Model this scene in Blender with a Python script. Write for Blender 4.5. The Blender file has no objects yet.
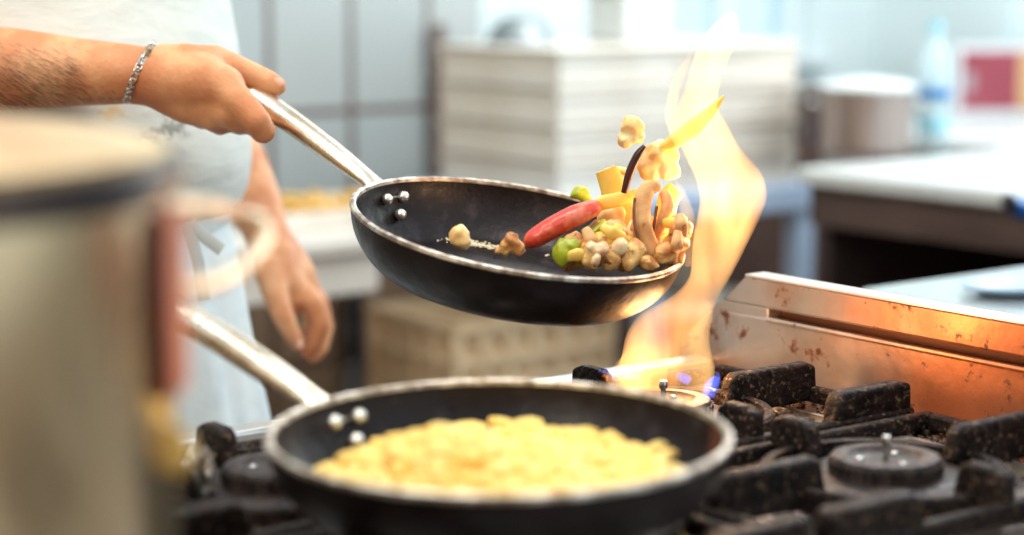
import bpy, bmesh, math, random
from mathutils import Vector, Matrix, noise
random.seed(7)
C = bpy.context.scene
COL = C.collection
PI = math.pi
R = math.radians
V = Vector

# ------------------------------------------------------------------ camera and measuring frames
FPX, PITCH, CAMZ = 1991.0, R(8.5), 1.25
def ray(px, py):
    a, b = (px - 512) / FPX, (267.5 - py) / FPX
    return V((a, math.cos(PITCH) + b * math.sin(PITCH), -math.sin(PITCH) + b * math.cos(PITCH)))
def W(px, py, d):
    r = ray(px, py)
    return V((0, 0, CAMZ)) + r * (d / r.y)
def WZ(px, py, z):
    r = ray(px, py)
    return V((0, 0, CAMZ)) + r * ((z - CAMZ) / r.z)
TH = R(37)
U = V((-math.sin(TH), math.cos(TH), 0)); VV = V((math.cos(TH), math.sin(TH), 0)); ZZ = V((0, 0, 1))
O0 = V((0.261, 1.355, 0))                      # the front right burner: origin of the room grid
def S(u, v, z=0.0):
    return O0 + U * u + VV * v + ZZ * z
RS = Matrix((VV, U, ZZ)).transposed()          # local x = v (along stove end), y = u, z up
RZ = math.atan2(VV.y, VV.x)

# ------------------------------------------------------------------ mesh builder
class MB:
    def __init__(s): s.v = []; s.f = []
    def add(s, vs, fs):
        n = len(s.v); s.v += [tuple(x) for x in vs]; s.f += [tuple(i + n for i in f) for f in fs]
        return s
    def box(s, c, size, M=None):
        c = V(c); M = M or Matrix.Identity(3)
        vs = [c + M @ V((sx * size[0] / 2, sy * size[1] / 2, sz * size[2] / 2)) for sx in (-1, 1) for sy in (-1, 1) for sz in (-1, 1)]
        return s.add(vs, [(0, 1, 3, 2), (4, 6, 7, 5), (0, 4, 5, 1), (2, 3, 7, 6), (0, 2, 6, 4), (1, 5, 7, 3)])
    def prism(s, poly, off):
        n = len(poly); off = V(off); poly = [V(p) for p in poly]
        vs = poly + [p + off for p in poly]
        fs = [tuple(range(n))[::-1], tuple(range(n, 2 * n))] + [(i, (i + 1) % n, n + (i + 1) % n, n + i) for i in range(n)]
        return s.add(vs, fs)
    def lathe(s, prof, seg=48, M=None, closed=False, a0=0, a1=2 * PI):
        M = M or Matrix.Identity(4); vs = []; fs = []
        full = abs(a1 - a0 - 2 * PI) < 1e-6
        ns = seg if full else seg + 1
        for i in range(ns):
            a = a0 + (a1 - a0) * i / seg
            for r, z in prof:
                vs.append(M @ V((r * math.cos(a), r * math.sin(a), z)))
        m = len(prof)
        for i in range(seg):
            j = (i + 1) % ns
            for k in range(m if closed else m - 1):
                l = (k + 1) % m
                fs.append((i * m + k, j * m + k, j * m + l, i * m + l))
        if not closed and full:
            if prof[0][0] > 1e-6: fs.append(tuple(i * m for i in range(seg))[::-1])
            if prof[-1][0] > 1e-6: fs.append(tuple(i * m + m - 1 for i in range(seg)))
        return s.add(vs, fs)
    def tube(s, pts, rad, seg=16, up=None, cap=True, closed=False):
        pts = [V(p) for p in pts]; n = len(pts)
        if not isinstance(rad, (list, tuple)): rad = [rad] * n
        rad = [r if isinstance(r, tuple) else (r, r) for r in rad]
        vs = []; fs = []; prev = None
        for i in range(n):
            if closed: t = pts[(i + 1) % n] - pts[i - 1]
            else: t = pts[min(i + 1, n - 1)] - pts[max(i - 1, 0)]
            t.normalize()
            if up is not None: b = V(up)
            elif prev is None: b = V((0, 0, 1)) if abs(t.z) < .9 else V((1, 0, 0))
            else: b = prev
            b = (b - t * b.dot(t)).normalized(); prev = b
            c = t.cross(b)
            for k in range(seg):
                a = 2 * PI * k / seg
                vs.append(pts[i] + c * (rad[i][0] * math.cos(a)) + b * (rad[i][1] * math.sin(a)))
        for i in range(n if closed else n - 1):
            j = (i + 1) % n
            for k in range(seg):
                l = (k + 1) % seg
                fs.append((i * seg + k, i * seg + l, j * seg + l, j * seg + k))
        if cap and not closed:
            fs.append(tuple(range(seg))[::-1]); fs.append(tuple((n - 1) * seg + k for k in range(seg)))
        return s.add(vs, fs)
    def capsule(s, p0, p1, r0, r1, seg=20):
        p0 = V(p0); p1 = V(p1); L = (p1 - p0).length
        q = (p1 - p0).to_track_quat('Z', 'Y').to_matrix().to_4x4() if L > 1e-6 else Matrix.Identity(4)
        M = Matrix.Translation(p0) @ q
        prof = [(r0 * math.sin(a), -r0 * math.cos(a)) for a in [PI / 2 * k / 6 for k in range(7)]]
        prof += [(r1 * math.cos(a), L + r1 * math.sin(a)) for a in [PI / 2 * k / 6 for k in range(7)]]
        prof[0] = (0, prof[0][1]); prof[-1] = (0, prof[-1][1])
        return s.lathe(prof, seg, M)
    def chain(s, pts, rad, seg=20):
        for i in range(len(pts) - 1): s.capsule(pts[i], pts[i + 1], rad[i], rad[i + 1], seg)
        return s
    def ball(s, c, r, M=None, sub=3, amp=0, fr=1.0, sd=0.0):
        if not isinstance(r, (tuple, list)): r = (r, r, r)
        bm = bmesh.new(); bmesh.ops.create_icosphere(bm, subdivisions=sub, radius=1)
        M = M or Matrix.Identity(3); vs = []
        for v in bm.verts:
            k = 1 + amp * noise.noise(v.co * fr + V((sd, sd * 1.7, sd * .3)))
            vs.append(V(c) + M @ V((v.co.x * r[0] * k, v.co.y * r[1] * k, v.co.z * r[2] * k)))
        fs = [tuple(v.index for v in f.verts) for f in bm.faces]; bm.free()
        return s.add(vs, fs)
    def mesh(s, name):
        me = bpy.data.meshes.new(name); me.from_pydata(s.v, [], s.f)
        bm = bmesh.new(); bm.from_mesh(me); bmesh.ops.remove_doubles(bm, verts=bm.verts, dist=1e-6)
        bmesh.ops.recalc_face_normals(bm, faces=bm.faces); bm.to_mesh(me); bm.free(); me.update()
        return me
    def build(s, name, mat, parent=None, smooth=40, bevel=0, bseg=2, pivot=None):
        me = s.mesh(name)
        o = bpy.data.objects.new(name, me); COL.objects.link(o)
        if parent is not None: o.parent = parent; base = root_loc(parent)
        else: base = V(pivot) if pivot is not None else V((0, 0, 0))
        if s.world:
            if parent is not None:
                me.transform(world_of(parent).inverted())
            elif pivot is not None:
                me.transform(Matrix.Translation(-V(pivot))); o.location = pivot
        me.materials.append(mat)
        if smooth:
            me.shade_smooth(); me.set_sharp_from_angle(angle=R(smooth))
        if bevel:
            b = o.modifiers.new('bevel', 'BEVEL'); b.width = bevel; b.segments = bseg; b.limit_method = 'ANGLE'; b.angle_limit = R(35); b.harden_normals = False
        return o
    world = True
class ML(MB):          # coordinates are already the parent's own
    world = False
def world_of(o):
    m = o.matrix_basis.copy()
    while o.parent is not None:
        o = o.parent; m = o.matrix_basis @ m
    return m
def root_loc(o): return world_of(o).translation

def tag(o, label, cat, group=None, kind=None):
    o['label'] = label; o['category'] = cat
    if group: o['group'] = group
    if kind: o['kind'] = kind
    return o
def thing(name, label, cat, loc=(0, 0, 0), rot=None, group=None, kind=None):
    o = bpy.data.objects.new(name, None); COL.objects.link(o); o.empty_display_size = .05
    o.location = loc
    if rot is not None: o.rotation_euler = rot
    return tag(o, label, cat, group, kind)
def struct(o): o['kind'] = 'structure'; return o
def copy_tree(o, parent=None):
    c = o.copy(); COL.objects.link(c)
    if parent is not None: c.parent = parent
    for ch in [x for x in bpy.data.objects if x.parent == o]:
        copy_tree(ch, c)
    return c
def fused(mb, name, mat, voxel, it=4, fac=.5, parent=None):
    """close every overlap of the pieces into one continuous skin"""
    me = mb.mesh(name + '_src'); o = bpy.data.objects.new('src', me); COL.objects.link(o)
    m = o.modifiers.new('r', 'REMESH'); m.mode = 'VOXEL'; m.voxel_size = voxel
    m = o.modifiers.new('s', 'SMOOTH'); m.iterations = it; m.factor = fac
    dg = bpy.context.evaluated_depsgraph_get(); dg.update()
    me2 = bpy.data.meshes.new_from_object(o.evaluated_get(dg)); me2.name = name
    bpy.data.objects.remove(o); bpy.data.meshes.remove(me)
    if parent is not None: me2.transform(world_of(parent).inverted())
    me2.materials.clear(); me2.materials.append(mat); me2.shade_smooth()
    n = bpy.data.objects.new(name, me2); COL.objects.link(n)
    if parent is not None: n.parent = parent
    return n

# ------------------------------------------------------------------ materials
def s2l(c):
    return tuple(((x / 255) / 12.92 if x / 255 <= .04045 else ((x / 255 + .055) / 1.055) ** 2.4) for x in c) + (1,)
def mat(name, col, rough=.5, metal=0, col2=None, scale=20, bump=0, bscale=None, stretch=(1, 1, 1), thr=(.4, .6), sss=0, spec=.5, coat=0, trans=0, ior=1.45, rvar=0, detail=4, alpha=1, col3=None, scale3=5, thr3=(.55, .6), emis=None):
    m = bpy.data.materials.new(name); m.use_nodes = True; nt = m.node_tree; N = nt.nodes; L = nt.links
    b = N['Principled BSDF']
    b.inputs['Base Color'].default_value = s2l(col); b.inputs['Roughness'].default_value = rough
    b.inputs['Metallic'].default_value = metal; b.inputs['Specular IOR Level'].default_value = spec
    b.inputs['Coat Weight'].default_value = coat; b.inputs['Transmission Weight'].default_value = trans; b.inputs['IOR'].default_value = ior
    b.inputs['Alpha'].default_value = alpha
    if sss:
        b.inputs['Subsurface Weight'].default_value = sss; b.inputs['Subsurface Radius'].default_value = (.012, .005, .003); b.inputs['Subsurface Scale'].default_value = 1
    if emis: b.inputs['Emission Color'].default_value = s2l(emis[0]); b.inputs['Emission Strength'].default_value = emis[1]
    tc = N.new('ShaderNodeTexCoord'); mp = N.new('ShaderNodeMapping'); mp.inputs['Scale'].default_value = stretch
    L.new(tc.outputs['Object'], mp.inputs['Vector'])
    last = None
    def nz(sc, det=detail):
        n = N.new('ShaderNodeTexNoise'); n.inputs['Scale'].default_value = sc; n.inputs['Detail'].default_value = det
        L.new(mp.outputs['Vector'], n.inputs['Vector']); return n
    def rng(src, a, c, o0=0, o1=1):
        r = N.new('ShaderNodeMapRange'); r.inputs['From Min'].default_value = a; r.inputs['From Max'].default_value = c
        r.inputs['To Min'].default_value = o0; r.inputs['To Max'].default_value = o1; r.clamp = True
        L.new(src, r.inputs['Value']); return r.outputs['Result']
    if col2:
        n = nz(scale); f = rng(n.outputs['Fac'], *thr)
        mx = N.new('ShaderNodeMix'); mx.data_type = 'RGBA'; mx.inputs[6].default_value = s2l(col); mx.inputs[7].default_value = s2l(col2)
        L.new(f, mx.inputs[0]); last = mx.outputs[2]
    if col3:
        n = nz(scale3); f = rng(n.outputs['Fac'], *thr3)
        mx = N.new('ShaderNodeMix'); mx.data_type = 'RGBA'; mx.inputs[7].default_value = s2l(col3)
        if last: L.new(last, mx.inputs[6])
        else: mx.inputs[6].default_value = s2l(col)
        L.new(f, mx.inputs[0]); last = mx.outputs[2]
    if last: L.new(last, b.inputs['Base Color'])
    if rvar:
        n = nz(scale * 1.7); L.new(rng(n.outputs['Fac'], .3, .7, max(0, rough - rvar), min(1, rough + rvar)), b.inputs['Roughness'])
    if bump:
        n = nz(bscale or scale * 2, 5); bp = N.new('ShaderNodeBump'); bp.inputs['Strength'].default_value = 1; bp.inputs['Distance'].default_value = bump
        L.new(n.outputs['Fac'], bp.inputs['Height']); L.new(bp.outputs['Normal'], b.inputs['Normal'])
    m['out'] = ''
    return m

M = {}
M['pan_black'] = mat('pan_black', (22, 15, 16), .38, 0, (30, 22, 23), 40, .0004, 160, rvar=.1, spec=.32)
M['pan_inside'] = mat('pan_inside', (24, 17, 19), .38, 0, (54, 46, 50), 45, .0005, 220, thr=(.55, .75), rvar=.12, spec=.28, col3=(105, 60, 45), scale3=14, thr3=(.66, .74))
M['pan_rim'] = mat('pan_rim', (226, 218, 206), .42, .85, (150, 135, 122), 90, .0004, 300, rvar=.12)
M['steel_handle'] = mat('steel_handle', (226, 214, 196), .27, 1, (190, 172, 150), 25, .0002, 200, stretch=(1, 1, 1), rvar=.07, col3=(90, 75, 62), scale3=60, thr3=(.68, .74))
M['rivet'] = mat('rivet', (235, 232, 225), .3, .9)
M['steel'] = mat('steel', (205, 205, 203), .25, 1, (170, 168, 165), 8, .0002, 60, rvar=.08)
M['pot_steel'] = mat('pot_steel', (240, 222, 190), .22, .92, (214, 190, 152), 5, .0002, 50, stretch=(1, 1, .15), rvar=.06)
M['pot_rim'] = mat('pot_rim', (40, 26, 26), .4, .3, (84, 68, 60), 20)
M['pot_lid'] = mat('pot_lid', (238, 214, 166), .35, .25, (190, 150, 108), 9, thr=(.45, .65))
M['terracotta'] = mat('terracotta', (205, 95, 60), .5, 0, (170, 75, 50), 12)
M['brass'] = mat('brass', (232, 190, 105), .4, 0, (205, 160, 80), 20)
M['cast_iron'] = mat('cast_iron', (15, 9, 9), .58, 0, (36, 25, 21), 70, .003, 170, rvar=.2, col3=(112, 90, 70), scale3=240, thr3=(.58, .70), detail=8, spec=.24)
M['burner_iron'] = mat('burner_iron', (36, 28, 27), .5, .2, (66, 54, 50), 80, .0007, 260, rvar=.15)
M['crumbs'] = mat('crumbs', (52, 38, 32), .85, 0, (150, 118, 88), 260, .003, 300, thr=(.5, .68))
M['oak'] = mat('oak', (96, 62, 44), .5)
M['skin'] = mat('skin', (220, 162, 118), .5, 0, (202, 134, 92), 28, .0006, 240, sss=.06, spec=.35, col3=(188, 114, 78), scale3=10, thr3=(.55, .75))
M['hair'] = mat('hair', (48, 32, 24), .6)
M['nail'] = mat('nail', (236, 190, 168), .3)
M['apron'] = mat('apron', (222, 232, 234), .85, 0, (208, 222, 228), 14, .0012, 60, spec=.2)
M['trousers'] = mat('trousers', (120, 122, 128), .9)
M['plastic_white'] = mat('plastic_white', (236, 232, 222), .45, 0, (222, 212, 198), 4, spec=.4)
M['plastic_beige'] = mat('plastic_beige', (232, 208, 172), .55, 0, (220, 194, 158), 10)
M['table_steel'] = mat('table_steel', (186, 206, 232), .4, .1, (172, 194, 222), 6, rvar=.1)
M['counter_white'] = mat('counter_white', (226, 230, 228), .3, .1, (210, 216, 216), 5, rvar=.1)
M['counter_cream'] = mat('counter_cream', (224, 218, 208), .5, 0, (212, 204, 194), 5)
M['cabinet_brown'] = mat('cabinet_brown', (92, 72, 66), .5, 0, (76, 58, 54), 6, stretch=(1, 1, 6))
M['cabinet_dark'] = mat('cabinet_dark', (58, 44, 44), .6, 0, (48, 36, 36), 6)
M['wall_paint'] = mat('wall_paint', (224, 236, 238), .8, 0, (216, 230, 232), 3, bump=.0005)
M['wall_tan'] = mat('wall_tan', (196, 166, 126), .7, 0, (184, 152, 112), 3)
M['tray_steel'] = mat('tray_steel', (214, 206, 196), .3, .8, (130, 104, 86), 26, thr=(.5, .62))
M['frame_white'] = mat('frame_white', (226, 236, 240), .5)
M['floor'] = mat('floor_tiles', (130, 112, 98), .5, 0, (112, 96, 84), 3)
M['silver'] = mat('silver', (225, 218, 208), .22, 1, (120, 105, 95), 400, thr=(.45, .7))
M['red_card'] = mat('red_card', (164, 76, 90), .5, 0, (154, 66, 80), 9)
M['white_card'] = mat('white_card', (228, 232, 236), .5)
M['grey_card'] = mat('grey_card', (168, 150, 158), .5)
M['yellow_card'] = mat('yellow_card', (216, 176, 128), .5)
M['blue_plastic'] = mat('blue_plastic', (40, 120, 200), .35, 0, (34, 100, 180), 20)
M['black_rubber'] = mat('black_rubber', (34, 26, 26), .5)
M['cyan_label'] = mat('cyan_label', (10, 110, 175), .5)
M['cyan_cap'] = mat('cyan_cap', (150, 210, 225), .5)
M['bottle'] = mat('bottle_plastic', (214, 236, 240), .15, 0, alpha=.55, spec=.6)
M['yellow_food'] = mat('tray_food', (238, 196, 110), .6, 0, (222, 170, 84), 40, .004, 60)
M['worktop'] = mat('worktop', (222, 228, 228), .22, .6, (196, 206, 210), 4, rvar=.1)
# food
M['pasta'] = mat('pasta', (252, 214, 124), .5, 0, (248, 202, 104), 60, .0006, 200, sss=.15, spec=.45)
M['yellow_pepper'] = mat('yellow_pepper', (240, 208, 104), .35, 0, (232, 186, 84), 30, sss=.15, spec=.6)
M['red_sausage'] = mat('red_sausage', (206, 66, 46), .25, 0, (232, 134, 100), 60, .0012, 120, thr=(.5, .7), sss=.12, spec=.7)
M['green_pepper'] = mat('green_pepper', (176, 184, 44), .35, 0, (150, 160, 40), 40, sss=.12, spec=.6)
M['aubergine'] = mat('aubergine', (44, 22, 24), .3, 0, (70, 34, 30), 60)
M['mushroom'] = mat('mushroom', (230, 184, 124), .5, 0, (198, 142, 88), 50, .0006, 200, sss=.12, col3=(96, 56, 34), scale3=90, thr3=(.62, .7))
M['mushroom_gill'] = mat('mushroom_gill', (92, 52, 32), .6, 0, (130, 84, 52), 120)
M['chicken'] = mat('chicken', (236, 190, 118), .42, 0, (190, 124, 66), 60, .0025, 150, thr=(.46, .6), sss=.1, spec=.6, col3=(112, 64, 38), scale3=110, thr3=(.62, .68))
M['potato'] = mat('potato', (250, 222, 166), .4, 0, (240, 194, 126), 60, .0008, 120, sss=.15, spec=.5)
M['onion'] = mat('onion', (226, 176, 132), .3, 0, (236, 204, 160), 50, sss=.15, spec=.7)

def tile_mat(name, c1, c2, grout, tw, th, off, rough=.2, z_switch=None, low=None, lowgrout=None):
    """glazed wall tiles: grid laid out in the wall's own coordinates (x along it, z up)"""
    m = bpy.data.materials.new(name); m.use_nodes = True; N = m.node_tree.nodes; L = m.node_tree.links; b = N['Principled BSDF']
    tc = N.new('ShaderNodeTexCoord'); sp = N.new('ShaderNodeSeparateXYZ'); cb = N.new('ShaderNodeCombineXYZ')
    L.new(tc.outputs['Object'], sp.inputs[0]); 
    ad = N.new('ShaderNodeMath'); ad.operation = 'ADD'; ad.inputs[1].default_value = off[0]; L.new(sp.outputs['X'], ad.inputs[0])
    az = N.new('ShaderNodeMath'); az.operation = 'ADD'; az.inputs[1].default_value = off[1]; L.new(sp.outputs['Z'], az.inputs[0])
    L.new(ad.outputs[0], cb.inputs['X']); L.new(az.outputs[0], cb.inputs['Y'])
    br = N.new('ShaderNodeTexBrick'); br.offset = 0; br.squash = 1; br.inputs['Scale'].default_value = 1
    br.inputs['Brick Width'].default_value = tw; br.inputs['Row Height'].default_value = th; br.inputs['Mortar Size'].default_value = .008; br.inputs['Mortar Smooth'].default_value = .1
    br.inputs['Color1'].default_value = s2l(c1); br.inputs['Color2'].default_value = s2l(c2); br.inputs['Mortar'].default_value = s2l(grout)
    L.new(cb.outputs[0], br.inputs['Vector']); out = br.outputs['Color']
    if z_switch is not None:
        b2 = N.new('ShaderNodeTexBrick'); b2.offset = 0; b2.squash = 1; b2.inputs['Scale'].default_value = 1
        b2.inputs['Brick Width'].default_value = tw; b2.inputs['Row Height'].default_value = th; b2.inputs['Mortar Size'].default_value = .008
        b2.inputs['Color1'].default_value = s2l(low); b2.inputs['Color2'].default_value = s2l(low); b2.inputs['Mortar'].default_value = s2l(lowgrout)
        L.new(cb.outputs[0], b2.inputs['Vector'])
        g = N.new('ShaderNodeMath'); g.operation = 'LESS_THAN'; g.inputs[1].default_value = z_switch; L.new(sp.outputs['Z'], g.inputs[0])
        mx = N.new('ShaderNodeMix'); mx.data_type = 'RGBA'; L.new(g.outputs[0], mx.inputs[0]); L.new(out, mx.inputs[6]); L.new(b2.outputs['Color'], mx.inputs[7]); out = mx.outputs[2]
    L.new(out, b.inputs['Base Color'])
    b.inputs['Roughness'].default_value = rough
    bp = N.new('ShaderNodeBump'); bp.inputs['Distance'].default_value = -.002; L.new(br.outputs['Fac'], bp.inputs['Height']); L.new(bp.outputs['Normal'], b.inputs['Normal'])
    return m

def shirt_mat():
    m = mat('shirt_cotton', (220, 226, 222), .9, 0, (211, 218, 214), 9, .004, 14, stretch=(1, 1, 2.2), spec=.15)
    N = m.node_tree.nodes; L = m.node_tree.links; b = N['Principled BSDF']
    src = b.inputs['Base Color'].links[0].from_socket
    g = N.new('ShaderNodeNewGeometry'); tot = None
    # a few smudges of soot and sauce on the cloth, each at its own spot
    for (px, py, r, c) in ((168, 128, .018, (132, 136, 130)), (150, 140, .014, (140, 142, 138)), (185, 118, .008, (120, 122, 118)), (112, 112, .012, (226, 200, 150)), (60, 150, .02, (190, 192, 184)), (216, 172, .01, (185, 186, 180))):
        p = W(px, py, 1.84)
        sb = N.new('ShaderNodeVectorMath'); sb.operation = 'SUBTRACT'; sb.inputs[1].default_value = p; L.new(g.outputs['Position'], sb.inputs[0])
        sc = N.new('ShaderNodeVectorMath'); sc.operation = 'MULTIPLY'; sc.inputs[1].default_value = (1, .25, 1.4); L.new(sb.outputs[0], sc.inputs[0])
        ln = N.new('ShaderNodeVectorMath'); ln.operation = 'LENGTH'; L.new(sc.outputs[0], ln.inputs[0])
        nz = N.new('ShaderNodeTexNoise'); nz.inputs['Scale'].default_value = 130; nz.inputs['Detail'].default_value = 3; L.new(g.outputs['Position'], nz.inputs['Vector'])
        ma = N.new('ShaderNodeMath'); ma.operation = 'MULTIPLY_ADD'; ma.inputs[1].default_value = r * 2.4; L.new(nz.outputs['Fac'], ma.inputs[0]); L.new(ln.outputs['Value'], ma.inputs[2])
        mr = N.new('ShaderNodeMapRange'); mr.inputs['From Min'].default_value = r * 1.7; mr.inputs['From Max'].default_value = r * 2.2; mr.inputs['To Min'].default_value = .75; mr.inputs['To Max'].default_value = 0
        L.new(ma.outputs[0], mr.inputs['Value'])
        mx = N.new('ShaderNodeMix'); mx.data_type = 'RGBA'; mx.inputs[7].default_value = s2l(c); L.new(mr.outputs[0], mx.inputs[0]); L.new(src, mx.inputs[6]); src = mx.outputs[2]
    L.new(src, b.inputs['Base Color'])
    return m
M['shirt'] = shirt_mat()

def splash_mat():
    """stainless steel, flame reflection painted copper away from its end, with burnt-on grease spots"""
    m = mat('flame_glow_steel', (186, 176, 168), .42, .7, (160, 128, 106), 10, .0004, 90, rvar=.1, thr=(.4, .65))
    N = m.node_tree.nodes; L = m.node_tree.links; b = N['Principled BSDF']; src = b.inputs['Base Color'].links[0].from_socket
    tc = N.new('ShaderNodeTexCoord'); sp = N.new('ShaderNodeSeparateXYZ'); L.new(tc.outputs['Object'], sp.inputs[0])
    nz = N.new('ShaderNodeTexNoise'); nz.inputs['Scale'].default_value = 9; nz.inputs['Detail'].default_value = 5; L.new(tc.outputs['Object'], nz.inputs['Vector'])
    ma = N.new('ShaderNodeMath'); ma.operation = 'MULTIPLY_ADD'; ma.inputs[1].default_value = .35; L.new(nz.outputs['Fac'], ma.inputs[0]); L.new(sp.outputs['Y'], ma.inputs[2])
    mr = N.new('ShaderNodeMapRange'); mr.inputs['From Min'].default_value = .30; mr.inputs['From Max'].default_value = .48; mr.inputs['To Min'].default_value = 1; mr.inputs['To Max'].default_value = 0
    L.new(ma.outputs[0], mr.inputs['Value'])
    mx = N.new('ShaderNodeMix'); mx.data_type = 'RGBA'; mx.inputs[7].default_value = s2l((196, 126, 90)); L.new(mr.outputs[0], mx.inputs[0]); L.new(src, mx.inputs[6])  # flame's orange reflection mixed into the steel's colour
    n2 = N.new('ShaderNodeTexNoise'); n2.inputs['Scale'].default_value = 46; n2.inputs['Detail'].default_value = 6; n2.inputs['Roughness'].default_value = .65; L.new(tc.outputs['Object'], n2.inputs['Vector'])
    r2 = N.new('ShaderNodeMapRange'); r2.inputs['From Min'].default_value = .585; r2.inputs['From Max'].default_value = .65; L.new(n2.outputs['Fac'], r2.inputs['Value'])
    m2 = N.new('ShaderNodeMix'); m2.data_type = 'RGBA'; m2.inputs[7].default_value = s2l((84, 44, 28)); L.new(r2.outputs[0], m2.inputs[0]); L.new(mx.outputs[2], m2.inputs[6])
    L.new(m2.outputs[2], b.inputs['Base Color'])
    i = N.new('ShaderNodeMapRange'); i.inputs['To Min'].default_value = .85; i.inputs['To Max'].default_value = .1; L.new(r2.outputs[0], i.inputs['Value']); L.new(i.outputs[0], b.inputs['Metallic'])
    return m
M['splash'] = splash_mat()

def hob_mat():
    m = mat('hob_plate', (176, 172, 170), .3, .8, (110, 88, 76), 14, .0008, 120, rvar=.12, thr=(.42, .6))
    N = m.node_tree.nodes; L = m.node_tree.links; b = N['Principled BSDF']; src = b.inputs['Base Color'].links[0].from_socket
    tc = N.new('ShaderNodeTexCoord')
    for sc, lo, hi, c, rg in ((7, .53, .6, (50, 36, 30), 1), (70, .58, .66, (40, 28, 24), 2), (11, .64, .7, (176, 92, 56), 3)):
        nz = N.new('ShaderNodeTexNoise'); nz.inputs['Scale'].default_value = sc; nz.inputs['Detail'].default_value = 6; nz.inputs['Roughness'].default_value = .65
        mp = N.new('ShaderNodeMapping'); mp.inputs['Location'].default_value = (rg * 1.3, rg * .7, 0); L.new(tc.outputs['Object'], mp.inputs[0]); L.new(mp.outputs[0], nz.inputs['Vector'])
        r = N.new('ShaderNodeMapRange'); r.inputs['From Min'].default_value = lo; r.inputs['From Max'].default_value = hi; L.new(nz.outputs['Fac'], r.inputs['Value'])
        mx = N.new('ShaderNodeMix'); mx.data_type = 'RGBA'; mx.inputs[7].default_value = s2l(c); L.new(r.outputs[0], mx.inputs[0]); L.new(src, mx.inputs[6]); src = mx.outputs[2]
    L.new(src, b.inputs['Base Color'])
    return m
M['hob'] = hob_mat()

def glass_mat():
    m = bpy.data.materials.new('window_glass'); m.use_nodes = True; N = m.node_tree.nodes; L = m.node_tree.links
    N.remove(N['Principled BSDF']); t = N.new('ShaderNodeBsdfTransparent'); t.inputs[0].default_value = (.93, .98, 1, 1)
    g = N.new('ShaderNodeBsdfGlossy'); g.inputs['Roughness'].default_value = .02; mx = N.new('ShaderNodeMixShader'); mx.inputs[0].default_value = .06
    L.new(t.outputs[0], mx.inputs[1]); L.new(g.outputs[0], mx.inputs[2]); L.new(mx.outputs[0], N['Material Output'].inputs['Surface'])
    return m
M['glass'] = glass_mat()

def flame_mat(name, hot, cool, strength, scale=28, thr=(.36, .62), lo=.15, soot=0):
    m = bpy.data.materials.new(name); m.use_nodes = True; N = m.node_tree.nodes; L = m.node_tree.links
    N.remove(N['Principled BSDF'])
    tc = N.new('ShaderNodeTexCoord'); mp = N.new('ShaderNodeMapping'); mp.inputs['Scale'].default_value = (1, 1, .42); mp.inputs['Rotation'].default_value = (0, R(14), 0)
    L.new(tc.outputs['Object'], mp.inputs[0])
    nz = N.new('ShaderNodeTexNoise'); nz.inputs['Scale'].default_value = scale; nz.inputs['Detail'].default_value = 2; nz.inputs['Distortion'].default_value = .6; L.new(mp.outputs[0], nz.inputs['Vector'])
    r = N.new('ShaderNodeMapRange'); r.inputs['From Min'].default_value = thr[0]; r.inputs['From Max'].default_value = thr[1]; r.inputs['To Min'].default_value = lo; L.new(nz.outputs['Fac'], r.inputs['Value'])
    mx = N.new('ShaderNodeMix'); mx.data_type = 'RGBA'; mx.inputs[6].default_value = cool; mx.inputs[7].default_value = hot; L.new(r.outputs[0], mx.inputs[0])
    em = N.new('ShaderNodeEmission'); L.new(mx.outputs[2], em.inputs['Color'])
    mu = N.new('ShaderNodeMath'); mu.operation = 'MULTIPLY'; mu.inputs[1].default_value = strength; L.new(r.outputs[0], mu.inputs[0]); L.new(mu.outputs[0], em.inputs['Strength'])
    if soot:
        ab = N.new('ShaderNodeVolumeAbsorption'); ab.inputs['Color'].default_value = (.97, .72, .42, 1); ab.inputs['Density'].default_value = soot
        ad = N.new('ShaderNodeAddShader'); L.new(em.outputs[0], ad.inputs[0]); L.new(ab.outputs[0], ad.inputs[1]); L.new(ad.outputs[0], N['Material Output'].inputs['Volume'])
    else: L.new(em.outputs[0], N['Material Output'].inputs['Volume'])
    return m
M['flame'] = flame_mat('flame_fire', (1, .62, .22, 1), (1, .33, .11, 1), 60, 24, (.34, .66), lo=.26, soot=22)
M['flame_blue'] = flame_mat('flame_gas', (.12, .22, 1, 1), (.10, .12, .9, 1), 160, 60)

# ------------------------------------------------------------------ the room
Z_HOB = .89
def wallbox(name, u0, u1, v0, v1, z0, z1, m, bevel=0):
    """a straight piece in the room's grid, its origin on its corner"""
    mb = ML(); mb.box(((v1 - v0) / 2, (u1 - u0) / 2, (z1 - z0) / 2), (v1 - v0, u1 - u0, z1 - z0))
    o = mb.build(name, m, bevel=bevel); o.location = S(u0, v0, z0); o.rotation_euler = (0, 0, RZ)
    return o
def gbox(mb, u0, u1, v0, v1, z0, z1):
    mb.box(S((u0 + u1) / 2, (v0 + v1) / 2, (z0 + z1) / 2), (v1 - v0, u1 - u0, z1 - z0), RS); return mb

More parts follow.
